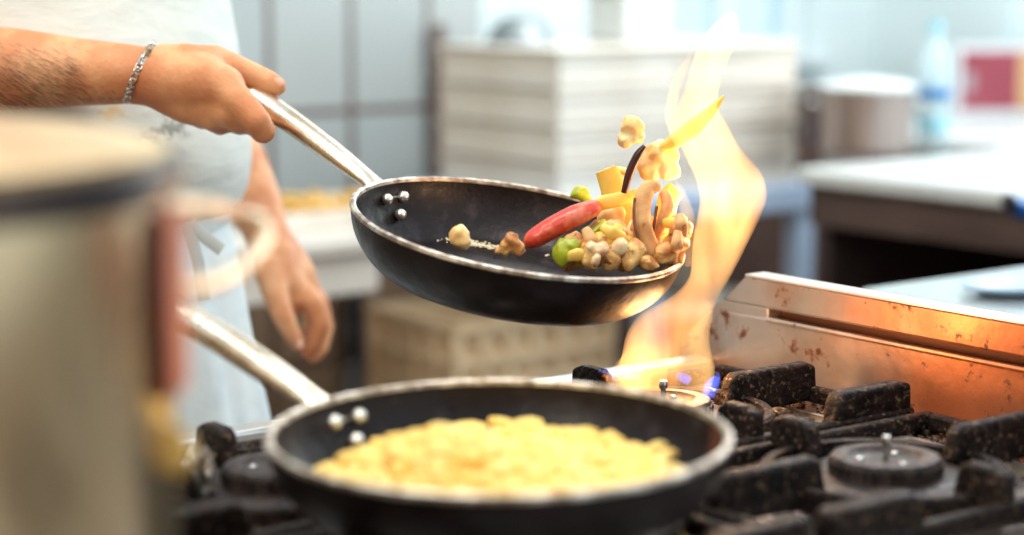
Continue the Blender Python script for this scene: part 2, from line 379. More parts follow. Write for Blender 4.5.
UB, VR = 2.70, 2.90
zg = W(430, 107, 4.4).z
vg = (W(430, 107, 4.4) - O0).dot(VV)
M['tiles'] = tile_mat('glazed_wall_tiles', (176, 186, 188), (184, 190, 188), (112, 96, 92), .2, .27, (-(vg + 3) % .2 + .004, -(zg % .27) + .27), .22, .70, (160, 134, 112), (104, 82, 70))  # lower rows coloured brown to paint in the shade below the counter
struct(wallbox('floor', -2.5, UB, -3, VR, -.05, 0, M['floor']))
vt = 1.62                                        # the tiles stop here; painted wall with the first window beyond
zs0, zs1 = 1.04, 2.15
def wall_with_windows(name, along_v, a0, a1, wins, parts_mat, n0):
    w = MB()
    def q(mb, a, b, d0, d1, z0, z1):
        if along_v: gbox(mb, UB + d0, UB + d1, a, b, z0, z1)
        else: gbox(mb, a, b, VR + d0, VR + d1, z0, z1)
    q(w, a0, a1, 0, .15, 0, zs0); q(w, a0, a1, 0, .15, zs1, 2.8)
    ed = [a0] + [x for p in wins for x in p] + [a1]
    for i in range(0, len(ed), 2): q(w, ed[i], ed[i + 1], 0, .15, zs0, zs1)
    struct(w.build(name, parts_mat))
    for i, (a, b) in enumerate(wins):
        f = MB(); t = .04
        q(f, a, b, .04, .09, zs0, zs0 + t); q(f, a, b, .04, .09, zs1 - t, zs1)
        q(f, a, a + t, .04, .09, zs0 + t, zs1 - t); q(f, b - t, b, .04, .09, zs0 + t, zs1 - t)
        k = 2 if b - a > .6 else 1
        for m_ in range(1, k + 1):
            x = a + (b - a) * m_ / (k + 1); q(f, x - .03, x + .03, .045, .085, zs0 + t, zs1 - t)
        fo = struct(f.build('window_%d' % (n0 + i), M['frame_white'], bevel=.004))
        g = MB(); q(g, a + t, b - t, .062, .068, zs0 + t, zs1 - t); g.build('pane', M['glass'], fo)
        s_ = MB(); q(s_, a - .03, b + .03, -.05, .04, zs0 - .03, zs0); struct(s_.build('trim_%d' % (n0 + i), M['frame_white'], bevel=.004))
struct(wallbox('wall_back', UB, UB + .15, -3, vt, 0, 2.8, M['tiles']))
wall_with_windows('wall_back_right', True, vt + .001, VR + .15, ((2.16, 2.66),), M['wall_paint'], 1)
wall_with_windows('wall_right', False, -2.5, UB - .001, ((.35, 1.25), (1.50, 2.25)), M['wall_paint'], 2)
dd = MB(); gbox(dd, UB - .012, UB - .001, vt + .002, VR - .001, 0, .93); struct(dd.build('trim_4', mat('low_sheet_brown', (104, 80, 72), .5, 0, (90, 68, 62), 5)))  # brown sheet added to darken the lower wall beneath the table
struct(wallbox('wall_left', -2.5, UB, -3.15, -3, 0, 2.8, M['wall_tan']))
struct(wallbox('wall_front', -2.65, -2.5, -3, -.6, 0, 2.8, M['wall_tan']))  # unseen wall, put in for its tan reflection in the stockpot
# brown service pipe in front of the tiles
vp = (W(441, 107, 4.38) - O0).dot(VV)
pp = thing('wall_pipe', 'brown vertical pipe running down the tiled back wall', 'pipe', S(UB - .03, vp, 0))
MB().tube([S(UB - .03, vp, 0), S(UB - .03, vp, 1.132)], .014, 16).build('pipe_run', mat('pipe_brown', (128, 104, 98), .5), pp)
for z in (.35, 1.0):
    k = MB(); gbox(k, UB - .018, UB, vp - .02, vp + .02, z, z + .02); k.build('bracket', M['steel'], pp)

# ------------------------------------------------------------------ left counter with a tray of food
cl = thing('serving_counter', 'low cream topped counter behind the cook, against the tiled wall', 'counter', WZ(330, 262, 0) if False else S(1.75, -.10, 0))
pc = W(385, 235, 3.55); uc = (pc - O0).dot(U); vc = (pc - O0).dot(VV)
zt = pc.z
cl.location = S(uc + .3, vc - .6, 0)
k = MB(); gbox(k, uc, uc + .6, vc - 1.3, vc + .02, zt - .03, zt); k.build('countertop', M['counter_cream'], cl, bevel=.006)
k = MB(); gbox(k, uc + .02, uc + .58, vc - 1.28, vc, zt - .105, zt - .03); k.build('apron_panel', M['counter_cream'], cl, bevel=.004)
for du in (.05, .53):
    for dv in (-1.24, -.05):
        k = MB(); gbox(k, uc + du - .02, uc + du + .02, vc + dv - .02, vc + dv + .02, 0, zt - .105); k.build('leg', M['steel'], cl)
trc = W(322, 205, 3.75)
tr = thing('food_tray', 'shallow white tray of yellow food on the low cream counter', 'tray', (trc.x, trc.y, zt), (0, 0, RZ))
k = ML(); hw, hd, hh = .17, .12, .035
for (cx, cy, sx, sy) in ((0, -hd, 2 * hw, .008), (0, hd, 2 * hw, .008), (-hw, 0, .008, 2 * hd), (hw, 0, .008, 2 * hd)): k.box((cx, cy, hh / 2 + .001), (sx, sy, hh))
k.box((0, 0, .004), (2 * hw, 2 * hd, .006)); k.build('tray_wall', M['plastic_white'], tr, bevel=.003)
fd = ML()
for i in range(60): fd.ball((random.uniform(-.14, .14), random.uniform(-.095, .095), random.uniform(.018, .04)), (.022, .016, .012), Matrix.Rotation(random.random() * 6, 3, 'Z'), 1, .4, 2, i)
fo = fd.build('tray_food', M['yellow_food'], tr); fo['label'] = 'yellow food heaped in the tray'; fo['kind'] = 'stuff'
# small steel bowl behind the tray
b_ = W(262, 196, 3.7)

# ------------------------------------------------------------------ prep table with stacked dough trays
pn = W(566, 203, 3.8); un = (pn - O0).dot(U); vn = (pn - O0).dot(VV); ztb = pn.z
tb = thing('prep_table', 'blue-grey steel table carrying the stack of white trays', 'table', S(un + .25, vn + .3, 0))
ta, tb1, tc0, td1 = un - .03, un + .5, vn - .06, vn + .70
k = MB(); gbox(k, ta, tb1, tc0, td1, ztb - .055, ztb); k.build('table_top', M['table_steel'], tb, bevel=.006)
for a in (ta + .04, tb1 - .04):
    for c in (vn + .22, td1 - .06):
        k = MB(); gbox(k, a - .022, a + .022, c - .022, c + .022, 0, ztb - .055); k.build('leg', M['table_steel'], tb, bevel=.003)
k = MB(); gbox(k, ta + .065, tb1 - .065, vn + .22, td1 - .06, .27, .30); k.build('lower_shelf', M['table_steel'], tb, bevel=.003)
k = MB(); gbox(k, ta + .065, tb1 - .065, vn + .30, td1 - .085, .54, .56); k.build('mid_shelf', M['counter_cream'], tb, bevel=.003)
th_ = .0715
tl = ['lowest white dough tray, standing directly on the steel table', 'second white dough tray up in the stack on the steel table', 'third white dough tray up, right under the top one', 'topmost white dough tray of the stack on the steel table']
for i in range(4):
    z0 = ztb + i * th_
    t = thing('dough_tray', tl[i], 'tray', S(un + .2, vn + .3, z0), (0, 0, RZ), 'stacked white dough trays on the table')
    k = ML(); L_, D_, H_ = .64, .40, th_ - .001
    k.box((0, 0, .004), (L_ - .03, D_ - .03, .006))
    for sg in (-1, 1):
        k.box((0, sg * (D_ / 2 - .007), H_ / 2), (L_ - .011, .006, H_ - .002)); k.box((sg * (L_ / 2 - .007), 0, H_ / 2), (.006, D_ - .02, H_ - .002))
    k.build('tray_body', M['plastic_white'], t, bevel=.002)
    k = ML()
    for sg in (-1, 1):
        k.box((0, sg * (D_ / 2 - .005), H_ - .009), (L_, .010, .016)); k.box((sg * (L_ / 2 - .005), 0, H_ - .009), (.010, D_ - .02, .016))
    k.build('tray_rim', M['plastic_white'], t, bevel=.003)
    for sg in (-1, 1):
        k = ML(); k.box((sg * (L_ / 2 - .006), 0, .045), (.008, .10, .012)); k.build('handle', M['plastic_white'], t, bevel=.003)
    for sg in (-1, 1):
        k = ML()
        k.box((0, sg * (D_ / 2 - .0035), .028), (.012, .004, .05)); k.build('side_rib', M['plastic_white'], t, bevel=.002)
zt4 = ztb + 4 * th_
# lid on the topmost and two kitchen vessels on it
k = MB(); gbox(k, un - .005, un + .405, vn - .025, vn + .625, zt4, zt4 + .008)
tag(k.build('tray_lid', M['plastic_white'], bevel=.003), 'flat white lid closing the top of the tray stack', 'lid')
p = S(un + .28, vn + .10); q = thing('mixing_bowl', 'dull grey metal bowl lying upturned on the tray stack lid', 'bowl', (p.x, p.y, zt4 + .008))
ML().lathe([(.068, 0), (.07, .004), (.064, .014), (.055, .035), (.035, .052), (0, .058)], 40).build('bowl_shell', mat('dull_alu', (150, 158, 160), .45, .8), q)
ML().lathe([(.066, .0), (.074, .0), (.074, .004), (.066, .004)], 40, closed=True).build('rim', M['steel'], q)
p = S(un + .22, vn + .34); q = thing('plastic_tub', 'white square plastic tub standing on the tray stack lid', 'tub', (p.x, p.y, zt4 + .008), (0, 0, RZ))
ML().box((0, 0, .05), (.13, .13, .1)).build('tub_body', M['counter_white'], q, bevel=.012, bseg=3)
ML().box((0, 0, .106), (.14, .14, .012)).build('lid', M['plastic_white'], q, bevel=.005)
# beige lattice crates on the lower shelf
for i, z0 in enumerate((0, .146, .292, .438)):
    ll = ('lowest beige plastic crate, on the floor under the tray table', 'second beige crate up under the tray table', 'third beige crate up under the tray table', 'topmost beige crate of the stack under the tray table')[i]
    t = thing('plastic_crate', ll, 'crate', S(un + .20, vn - .03, z0 + .0005), (0, 0, RZ), 'beige crates under the table')
    k = ML(); L_, D_, H_ = .40, .30, .1455
    k.box((0, 0, .005), (L_, D_, .008)); k.build('crate_floor', M['plastic_beige'], t)
    for nm, ax in (('side_panel', 0), ('end_panel', 1)):
        for sg in (-1, 1):
            k = ML(); ln = L_ if ax == 0 else D_; of = (D_ if ax == 0 else L_) / 2 - .006
            def bx(x, z, sx, sz):
                if ax == 0: k.box((x, sg * of, z), (sx, .012, sz))
                else: k.box((sg * of, x, z), (.012, sx, sz))
            bx(0, H_ - .01, ln, .02); bx(0, .018, ln, .018); bx(0, .066, ln, .018)
            n = 7 if ax == 0 else 5
            for j in range(n): bx(-ln / 2 + .01 + (ln - .02) * j / (n - 1), H_ / 2, .02, H_)
            if ax == 0: k.box((0, sg * (of - .012), H_ / 2), (ln - .02, .004, H_ - .01))
            else: k.box((sg * (of - .012), 0, H_ / 2), (.004, ln - .04, H_ - .01))
            k.build(nm, M['plastic_beige'], t, bevel=.002)
p = S(un + .22, vn + .50); q = thing('white_bowl', 'wide white bowl on the shelf under the tray table', 'bowl', (p.x, p.y, .561))
ML().lathe([(0, .004), (.04, .004), (.09, .05), (.105, .08), (.11, .082), (.108, .086), (.1, .08), (.085, .048), (.04, .01), (0, .01)], 40).build('bowl_shell', M['plastic_white'], q)

# ------------------------------------------------------------------ right counter along the window wall
pa = WZ(815, 170, .9); vf = (pa - O0).dot(VV); ue = (pa - O0).dot(U) + .05
rc = thing('window_counter', 'long white topped counter with dark open shelves under the window', 'counter', S(ue - 1, vf + .3, 0))
k = MB(); VB = vf + .72; gbox(k, ue - 2.2, ue, vf, VB, .872, .9); k.build('countertop', M['counter_white'], rc, bevel=.005)
k = MB(); gbox(k, ue - 2.18, ue - .02, vf + .02, vf + .045, .80, .872); k.build('front_rail', M['cabinet_brown'], rc)
k = MB(); gbox(k, ue - 2.18, ue - .02, VB - .06, VB - .04, .1, .872); k.build('back_panel', M['cabinet_dark'], rc)
for a in (ue - .045, ue - .9, ue - 1.6, ue - 2.18):
    k = MB(); gbox(k, a, a + .025, vf + .05, VB - .065, 0, .872); k.build('side_panel', M['cabinet_dark'], rc)
for z in (.10, .47):
    for a, b in ((ue - .87, ue - .05), (ue - 1.57, ue - .905), (ue - 2.15, ue - 1.605)):
        k = MB(); gbox(k, a, b, vf + .05, VB - .065, z, z + .025); k.build('shelf', M['cabinet_brown'], rc)
wc = thing('wall_counter', 'pale steel counter standing against the window wall', 'counter', S(ue - .8, VR - .3, 0))
k = MB(); gbox(k, ue - 2.0, ue + .7, VB + .002, VR - .055, .865, .898); k.build('countertop', M['counter_white'], wc, bevel=.005)
k = MB(); gbox(k, ue - 1.98, ue + .68, VB + .05, VR - .08, .1, .864); k.build('body', M['counter_cream'], wc)
# cooking pot
pz = WZ(866, 153, .9)
pt = thing('small_pot', 'small stainless pot with flat lid on the window counter', 'pot', (pz.x, pz.y, .9))
sc = pz.y / FPX
rp, hp = 45 * sc, 64 * sc
ML().lathe([(0, 0), (rp * .94, 0), (rp, .006), (rp, hp), (rp - .003, hp), (rp - .003, .008), (0, .006)], 48).build('pot_body', mat('worn_steel', (168, 152, 146), .36, .8), pt)
ML().lathe([(rp * 1.09, hp), (rp * 1.10, hp + .006), (rp * .9, hp + .014), (rp * .3, hp + .022), (0, hp + .023)], 48).build('lid', M['counter_white'], pt)
ML().tube([(-rp, .02, hp * .75), (-rp - .022, .02, hp * .78), (-rp - .022, -.02, hp * .78), (-rp, -.02, hp * .75)], .004, 10).build('handle', M['steel'], pt)
ML().tube([(rp, .02, hp * .75), (rp + .022, .02, hp * .78), (rp + .022, -.02, hp * .78), (rp, -.02, hp * .75)], .004, 10).build('handle', M['steel'], pt)
# second, darker pot partly behind
pz2 = WZ(836, 146, .9)
p2 = thing('steel_canister', 'dark steel canister half hidden behind the small lidded pot', 'canister', (pz2.x, pz2.y + .1, .9))
ML().lathe([(0, 0), (.06, 0), (.062, .004), (.062, .11), (.058, .112), (.058, .01), (0, .008)], 40).build('canister_body', mat('dark_steel', (120, 110, 112), .3, .9), p2)
ML().lathe([(.064, .11), (.066, .12), (.03, .13), (0, .131)], 40).build('lid', M['steel'], p2)
# bottle
pb = WZ(932, 150, .9); sb = pb.y / FPX
bo = thing('water_bottle', 'tall clear plastic bottle with a blue band on the window counter', 'bottle', (pb.x, pb.y, .9))
h = 128 * sb; rb = 15 * sb
ML().lathe([(0, 0), (rb * .9, 0), (rb, .01), (rb, h * .38), (rb * .86, h * .43), (rb, h * .5), (rb, h * .62), (rb * .8, h * .76), (rb * .4, h * .88), (rb * .38, h * .95)], 32).build('bottle_body', M['bottle'], bo)
ML().lathe([(rb * 1.01, h * .40), (rb * 1.08, h * .41), (rb * 1.08, h * .47), (rb * 1.01, h * .48)], 32).build('blue_band', M['cyan_label'], bo)
ML().lathe([(rb * 1.015, h * .14), (rb * 1.02, h * .15), (rb * 1.02, h * .24), (rb * 1.015, h * .25)], 32).build('label', M['cyan_cap'], bo)
ML().lathe([(rb * .46, h * .92), (rb * .48, h * .93), (rb * .48, h), (0, h + .001)], 24).build('cap', M['cyan_cap'], bo)
# red and white carton
pr = WZ(985, 118, .9)
hb = (118 - 46) * pr.y / FPX
cx = thing('red_carton', 'red and white carton with a pale yellow end on the window counter', 'box', (pr.x + .06, pr.y, .9), (0, 0, R(6)))
ML().box((0, .05, hb / 2), (.27, .10, hb)).build('carton_body', M['white_card'], cx, bevel=.002)
e = ML(); e.box((0, -.0015, hb / 2 + .004), (.245, .003, hb * .80)); e.build('red_front', M['red_card'], cx)
e = ML(); e.ball((-.105, -.003, hb / 2), (.016, .002, .03), sub=2); e.build('grey_mark', M['grey_card'], cx)
e = ML(); e.box((.05, -.004, hb / 2 + .004), (.07, .002, hb * .78)); e.build('yellow_patch', M['yellow_card'], cx)
# utensils on the counter, at the right
pbk = WZ(1012, 188, .9)
gt = thing('gas_lighter', 'blue handled lighter with a black tip hanging over the window counter edge', 'lighter', W(1012, 200, 2.9))
k = MB(); k.tube([W(1011, 203, 2.9), W(1020, 207, 2.92), W(1040, 215, 2.96), W(1070, 226, 3.02)], [.012, .016, .018, .014], 20); k.build('handle', M['blue_plastic'], gt)
k = MB(); k.tube([W(1003, 200, 2.89), W(1009, 202, 2.895), W(1013, 204, 2.9)], [.006, .010, .011], 16); k.tube([W(1008, 196, 2.89), W(1011, 202, 2.9)], [.006, .008], 12); k.build('tip', M['black_rubber'], gt)
gt2 = W(1024, 183, 2.95)
# shelf the lighter sits on (knife block)
kb = thing('knife_block', 'dark block of handles at the near end of the window counter', 'block', WZ(1090, 200, .9))

# ------------------------------------------------------------------ steel worktop beyond the stove
pw = WZ(858, 288, .9); uw = (pw - O0).dot(U); vw = (pw - O0).dot(VV)
wt = thing('steel_worktop', 'bright steel worktop just behind the stove splashback', 'worktop', S(uw - .5, vw + .4, 0))
k = MB(); gbox(k, uw - 1.3, uw, vw, vw + .62, .86, .9); k.build('top', M['worktop'], wt, bevel=.006)
k = MB(); gbox(k, uw - 1.28, uw - .02, vw + .03, vw + .6, .12, .859); k.build('body', M['cabinet_dark'], wt)
for a in (uw - 1.27, uw - .05):
    k = MB(); gbox(k, a, a + .03, vw + .06, vw + .57, 0, .12); k.build('foot', M['steel'], wt)
pd = WZ(1020, 292, .9)
dsh = thing('oval_dish', 'shallow grey-blue dish lying on the steel worktop', 'dish', (pd.x, pd.y, .9), (0, 0, RZ))
ML().lathe([(0, .003), (.03, .003), (.05, .012), (.054, .012), (.05, .008), (.03, .0), (0, .0)], 40, Matrix.Diagonal((1.5, 1, 1, 1))).build('dish_shell', mat('dish_glaze', (150, 172, 190), .3), dsh)

# ------------------------------------------------------------------ stove
SU0, SU1, SV0, SV1 = -.46, .43, -.98, .215
st = thing('gas_stove', 'commercial steel gas stove with a soot stained hob and low splashback', 'stove', S((SU0 + SU1) / 2, (SV0 + SV1) / 2, 0), (0, 0, RZ))
LO = lambda u, v, z: V(((v - (SV0 + SV1) / 2), (u - (SU0 + SU1) / 2), z))
def sbox(mb, u0, u1, v0, v1, z0, z1): a = LO(u0, v0, z0); b = LO(u1, v1, z1); mb.box((a + b) / 2, tuple(b - a)); return mb
sbox(ML(), SU0 + .01, SU1 - .01, SV0 + .02, SV1 + .02, .12, Z_HOB - .03).build('body', M['steel'], st, bevel=.004)
sbox(ML(), SU0, SU1, SV0, SV1 + .03, Z_HOB - .03, Z_HOB - .004).build('hob_plate', M['hob'], st, bevel=.005)
# bright square drip trays let into the plate round each burner
for u_, v_ in ((0, 0), (.235, 0), (0, -.35), (.235, -.35), (.235, -.70)):
    k = ML(); zt_ = Z_HOB - .0035
    for a, b, c, d in ((-.1, .1, -.135, -.128), (-.1, .1, .128, .135), (-.1, -.093, -.128, .128), (.093, .1, -.128, .128)): sbox(k, u_ + a, u_ + b, v_ + c, v_ + d, zt_ - .001, zt_ + .005)
    k.build('drip_tray', M['tray_steel'], st, bevel=.0015)
# raised rolled edge at the far end and the front
k = ML(); sbox(k, SU1 - .02, SU1 + .004, SV0, SV1, Z_HOB - .03, Z_HOB + .005); sbox(k, SU0, SU1 - .02, SV0 - .004, SV0 + .02, Z_HOB - .03, Z_HOB + .005)
k.build('rolled_edge', mat('edge_steel', (214, 216, 214), .28, .8), st, bevel=.004, bseg=3)
for a in (SU0 + .06, SU1 - .08):
    for c in (SV0 + .08, SV1 - .05):
        sbox(ML(), a, a + .04, c, c + .04, 0, .12).build('foot', M['steel'], st)
# splashback: back sheet, front skin with a long slot, folded top
ztp = W(748, 273, 1.80).z
ul = (W(748, 273, 1.80) - O0).dot(U) - .014
vs = SV1
zb = Z_HOB - .004
def pz_(pts, v0, v1):
    return ML().prism([LO(a, v0, z) for a, z in pts], LO(0, v1, 0) - LO(0, v0, 0))
SLA = .085
prof = [(SU0, zb), (ul + SLA, zb), (ul + SLA, zb + .02), (ul, ztp), (SU0, ztp)]
pz_(prof, vs + .016, vs + .024).build('splashback_back', mat('slot_shade_steel', (110, 72, 54), .5, .4), st)  # back sheet coloured dark to paint in the slot's shade
sl0, sl1 = zb + (ztp - zb) * .61, zb + (ztp - zb) * .72; us = ul - .03
k = ML()
k.prism([LO(a, vs, z) for a, z in [(SU0, zb), (ul + SLA, zb), (ul + SLA, zb + .02), (ul + SLA * (1 - (sl0 - zb - .02) / (ztp - zb - .02)), sl0), (SU0, sl0)]], LO(0, .016, 0) - LO(0, 0, 0))
k.prism([LO(a, vs, z) for a, z in [(us, sl0), (ul + SLA * (1 - (sl0 - zb - .02) / (ztp - zb - .02)), sl0), (ul + SLA * (1 - (sl1 - zb - .02) / (ztp - zb - .02)), sl1), (us, sl1)]], LO(0, .016, 0) - LO(0, 0, 0))
k.prism([LO(a, vs, z) for a, z in [(SU0, sl1), (ul + SLA * (1 - (sl1 - zb - .02) / (ztp - zb - .02)), sl1), (ul, ztp), (SU0, ztp)]], LO(0, .016, 0) - LO(0, 0, 0))
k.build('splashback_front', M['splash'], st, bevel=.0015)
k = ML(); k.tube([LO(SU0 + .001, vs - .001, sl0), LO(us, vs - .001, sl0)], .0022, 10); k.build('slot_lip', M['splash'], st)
pz_([(SU0, ztp), (ul, ztp), (ul, ztp + .0025), (SU0, ztp + .0025)], vs - .001, vs + .024).build('folded_top', mat('bright_fold', (232, 214, 200), .3, .8), st, bevel=.001)
# control knobs on the front
for i in range(5):
    kn = ML(); a = LO(-.35 + i * .17, SV0 + .02, .80)
    kn.lathe([(0, .03), (.018, .03), (.022, .022), (.022, 0)], 24, Matrix.Translation(a) @ Matrix.Rotation(-PI / 2, 4, 'Y')); kn.build('knob', M['black_rubber'], st)

# ---- burners and grates
SPU, SPV = .235, .35
def make_burner(loc, label):
    t = thing('gas_burner', label, 'burner', loc, (0, 0, RZ), 'gas burners of the stove')
    ML().lathe([(.072, 0), (.072, .009), (.064, .014), (.047, .0165), (.0, .0165)], 48).build('burner_bowl', M['burner_iron'], t)
    k = ML(); n = 72; vs = []; pr = []
    k.lathe([(.040, .0165), (.040, .019), (.0385, .0195), (.0385, .0265), (.037, .029), (.027, .0295), (.024, .0265), (.015, .0255), (.0, .0255)], 72)
    for i in range(36):
        a = 2 * PI * i / 36; k.box((.0390 * math.cos(a), .0390 * math.sin(a), .0228), (.0022, .003, .006), Matrix.Rotation(a, 3, 'Z'))
    k.build('burner_cap', M['burner_iron'], t)
    for i in range(3):
        k = ML(); a = 2 * PI * i / 3 + .4; k.ball((.018 * math.cos(a), .018 * math.sin(a), .0262), (.003, .003, .0022), sub=2); k.build('cap_stud', M['steel'], t)
    k = ML(); k.lathe([(.0022, .025), (.0022, .036), (.0034, .037), (.0038, .040), (.0028, .043), (0, .0438)], 16); k.build('centre_pin', M['steel'], t)
    return t
def make_grate(loc, label):
    t = thing('burner_grate', label, 'grate', loc, (0, 0, RZ), 'cast iron grates of the hob')
    hx, hy = SPV / 2 - .006, SPU / 2 - .005
    k = ML(); z = .012; w_ = .011
    k.box((0, hy - w_ / 2, z), (2 * hx, w_, .014)); k.box((0, -hy + w_ / 2, z), (2 * hx, w_, .014))
    k.box((hx - w_ / 2, 0, z), (w_, 2 * hy - 2 * w_, .0138)); k.box((-hx + w_ / 2, 0, z), (w_, 2 * hy - 2 * w_, .0138))
    for sx in (-1, 1):
        for sy in (-1, 1): k.box((sx * (hx - .008), sy * (hy - .008), .003), (.014, .014, .007))
    k.build('outer_frame', M['cast_iron'], t, bevel=.003)
    ML().lathe([(.080, .004), (.088, .004), (.088, .019), (.086, .021), (.080, .020)], 64, closed=True).build('ring', M['cast_iron'], t, bevel=0)
    # four cardinal fingers with raised lugs
    for sx, sy, h0 in ((1, 0, hx), (-1, 0, hx), (0, 1, hy), (0, -1, hy)):
        k = ML(); d = V((sx, sy, 0)); n = V((-sy, sx, 0)); w_ = .0068; r0 = .064
        zz = [(r0, .014), (r0 + .005, .036), (r0 + .012, .040), (h0 - .014, .040), (h0 - .004, .036), (h0 - .002, .008), (h0 - .03, .006), (r0 + .016, .006)]
        k.prism([d * r + n * w_ + V((0, 0, z_)) for r, z_ in zz], n * (-2 * w_)); k.build('finger', M['cast_iron'], t, bevel=.0035, bseg=3)
    # corner lugs run along the long side
    for sx in (-1, 1):
        for sy in (-1,):
            k = ML(); y = sy * (hy - .011); w_ = .0085
            zz = [(hx - .088, .014), (hx - .084, .034), (hx - .077, .040), (hx - .010, .040), (hx - .002, .038), (hx - .001, .012)]
            k.prism([V((sx * a, y - w_, z_)) for a, z_ in zz], V((0, 2 * w_, 0))); k.build('corner_lug', M['cast_iron'], t, bevel=.0035, bseg=3)
    return t
spots = [(0, 0, 'in front of the splashback, uncovered'), (SPU, 0, 'under the tall flame'), (0, -SPV, 'under the pan of yellow pasta'), (SPU, -SPV, 'beside the apron, left behind the pasta pan'),
         (0, -2 * SPV, 'under the large stockpot'), (SPU, -2 * SPV, 'at the far corner behind the stockpot')]
b0 = g0 = None
for i, (u_, v_, tx) in enumerate(spots):
    lb = 'round gas burner ' + tx; lg = 'blackened cast iron pan grate ' + tx
    if i == 0: b0 = make_burner(S(u_, v_, Z_HOB - .004), lb); g0 = make_grate(S(u_, v_, Z_HOB - .004), lg)
    else:
        for o, l_ in ((b0, lb), (g0, lg)):
            c = copy_tree(o); c.location = S(u_, v_, Z_HOB - .004); c['label'] = l_
# crumbs and burnt grease lying on the hob between the grates
k = MB()
for i in range(1900):
    a = random.random()
    if a < .68: u_, v_ = random.gauss(.13, .06), random.uniform(.09, .210)
    elif a < .85: u_, v_ = random.uniform(-.2, .4), random.uniform(.17, .212)
    else: u_, v_ = random.uniform(-.3, .4), random.uniform(-.5, .2)
    r = random.uniform(.0008, .0030)
    p = S(u_, v_, Z_HOB - .0037 + r * .5)
    k.ball(p, (r, r * random.uniform(.6, 1), r * .6), Matrix.Rotation(random.random() * 6, 3, 'Z'), 1, .5, 2, i)
tag(k.build('crumbs', M['crumbs']), 'brown crumbs and burnt bits scattered on the hob by the splashback', 'crumbs', kind='stuff')
# crumpled foil by the stockpot
p = WZ(200, 492, Z_HOB + .012)
k = MB(); k.ball(p + V((0, 0, .012)), (.011, .010, .018), None, 4, .45, 2.6, 4.4)
tag(k.build('foil_scrap', mat('foil', (226, 222, 214), .5, .6, (120, 110, 100), 60, thr=(.45, .6)), smooth=12), 'crumpled bright foil scrap on the hob right of the stockpot', 'foil')
# tiny herb scraps near the pan
for i, (px, py) in enumerate(((722, 509), (838, 531))):
    p = WZ(px, py, Z_HOB + .0002)
    k = MB()
    k.ball(p, (.006, .004, .003), Matrix.Rotation(i + .5, 3, 'Z'), 2, .6, 2, i + 3); k.ball(p + V((.005, .002, 0)), (.004, .003, .0025), None, 2, .6, 2, i + 5)
    tag(k.build('herb_scrap', M['green_pepper']), ('green scrap on the hob right beside the pasta pan', 'small yellow-green scrap on the hob at the bottom, before the open burner')[i], 'food scrap')

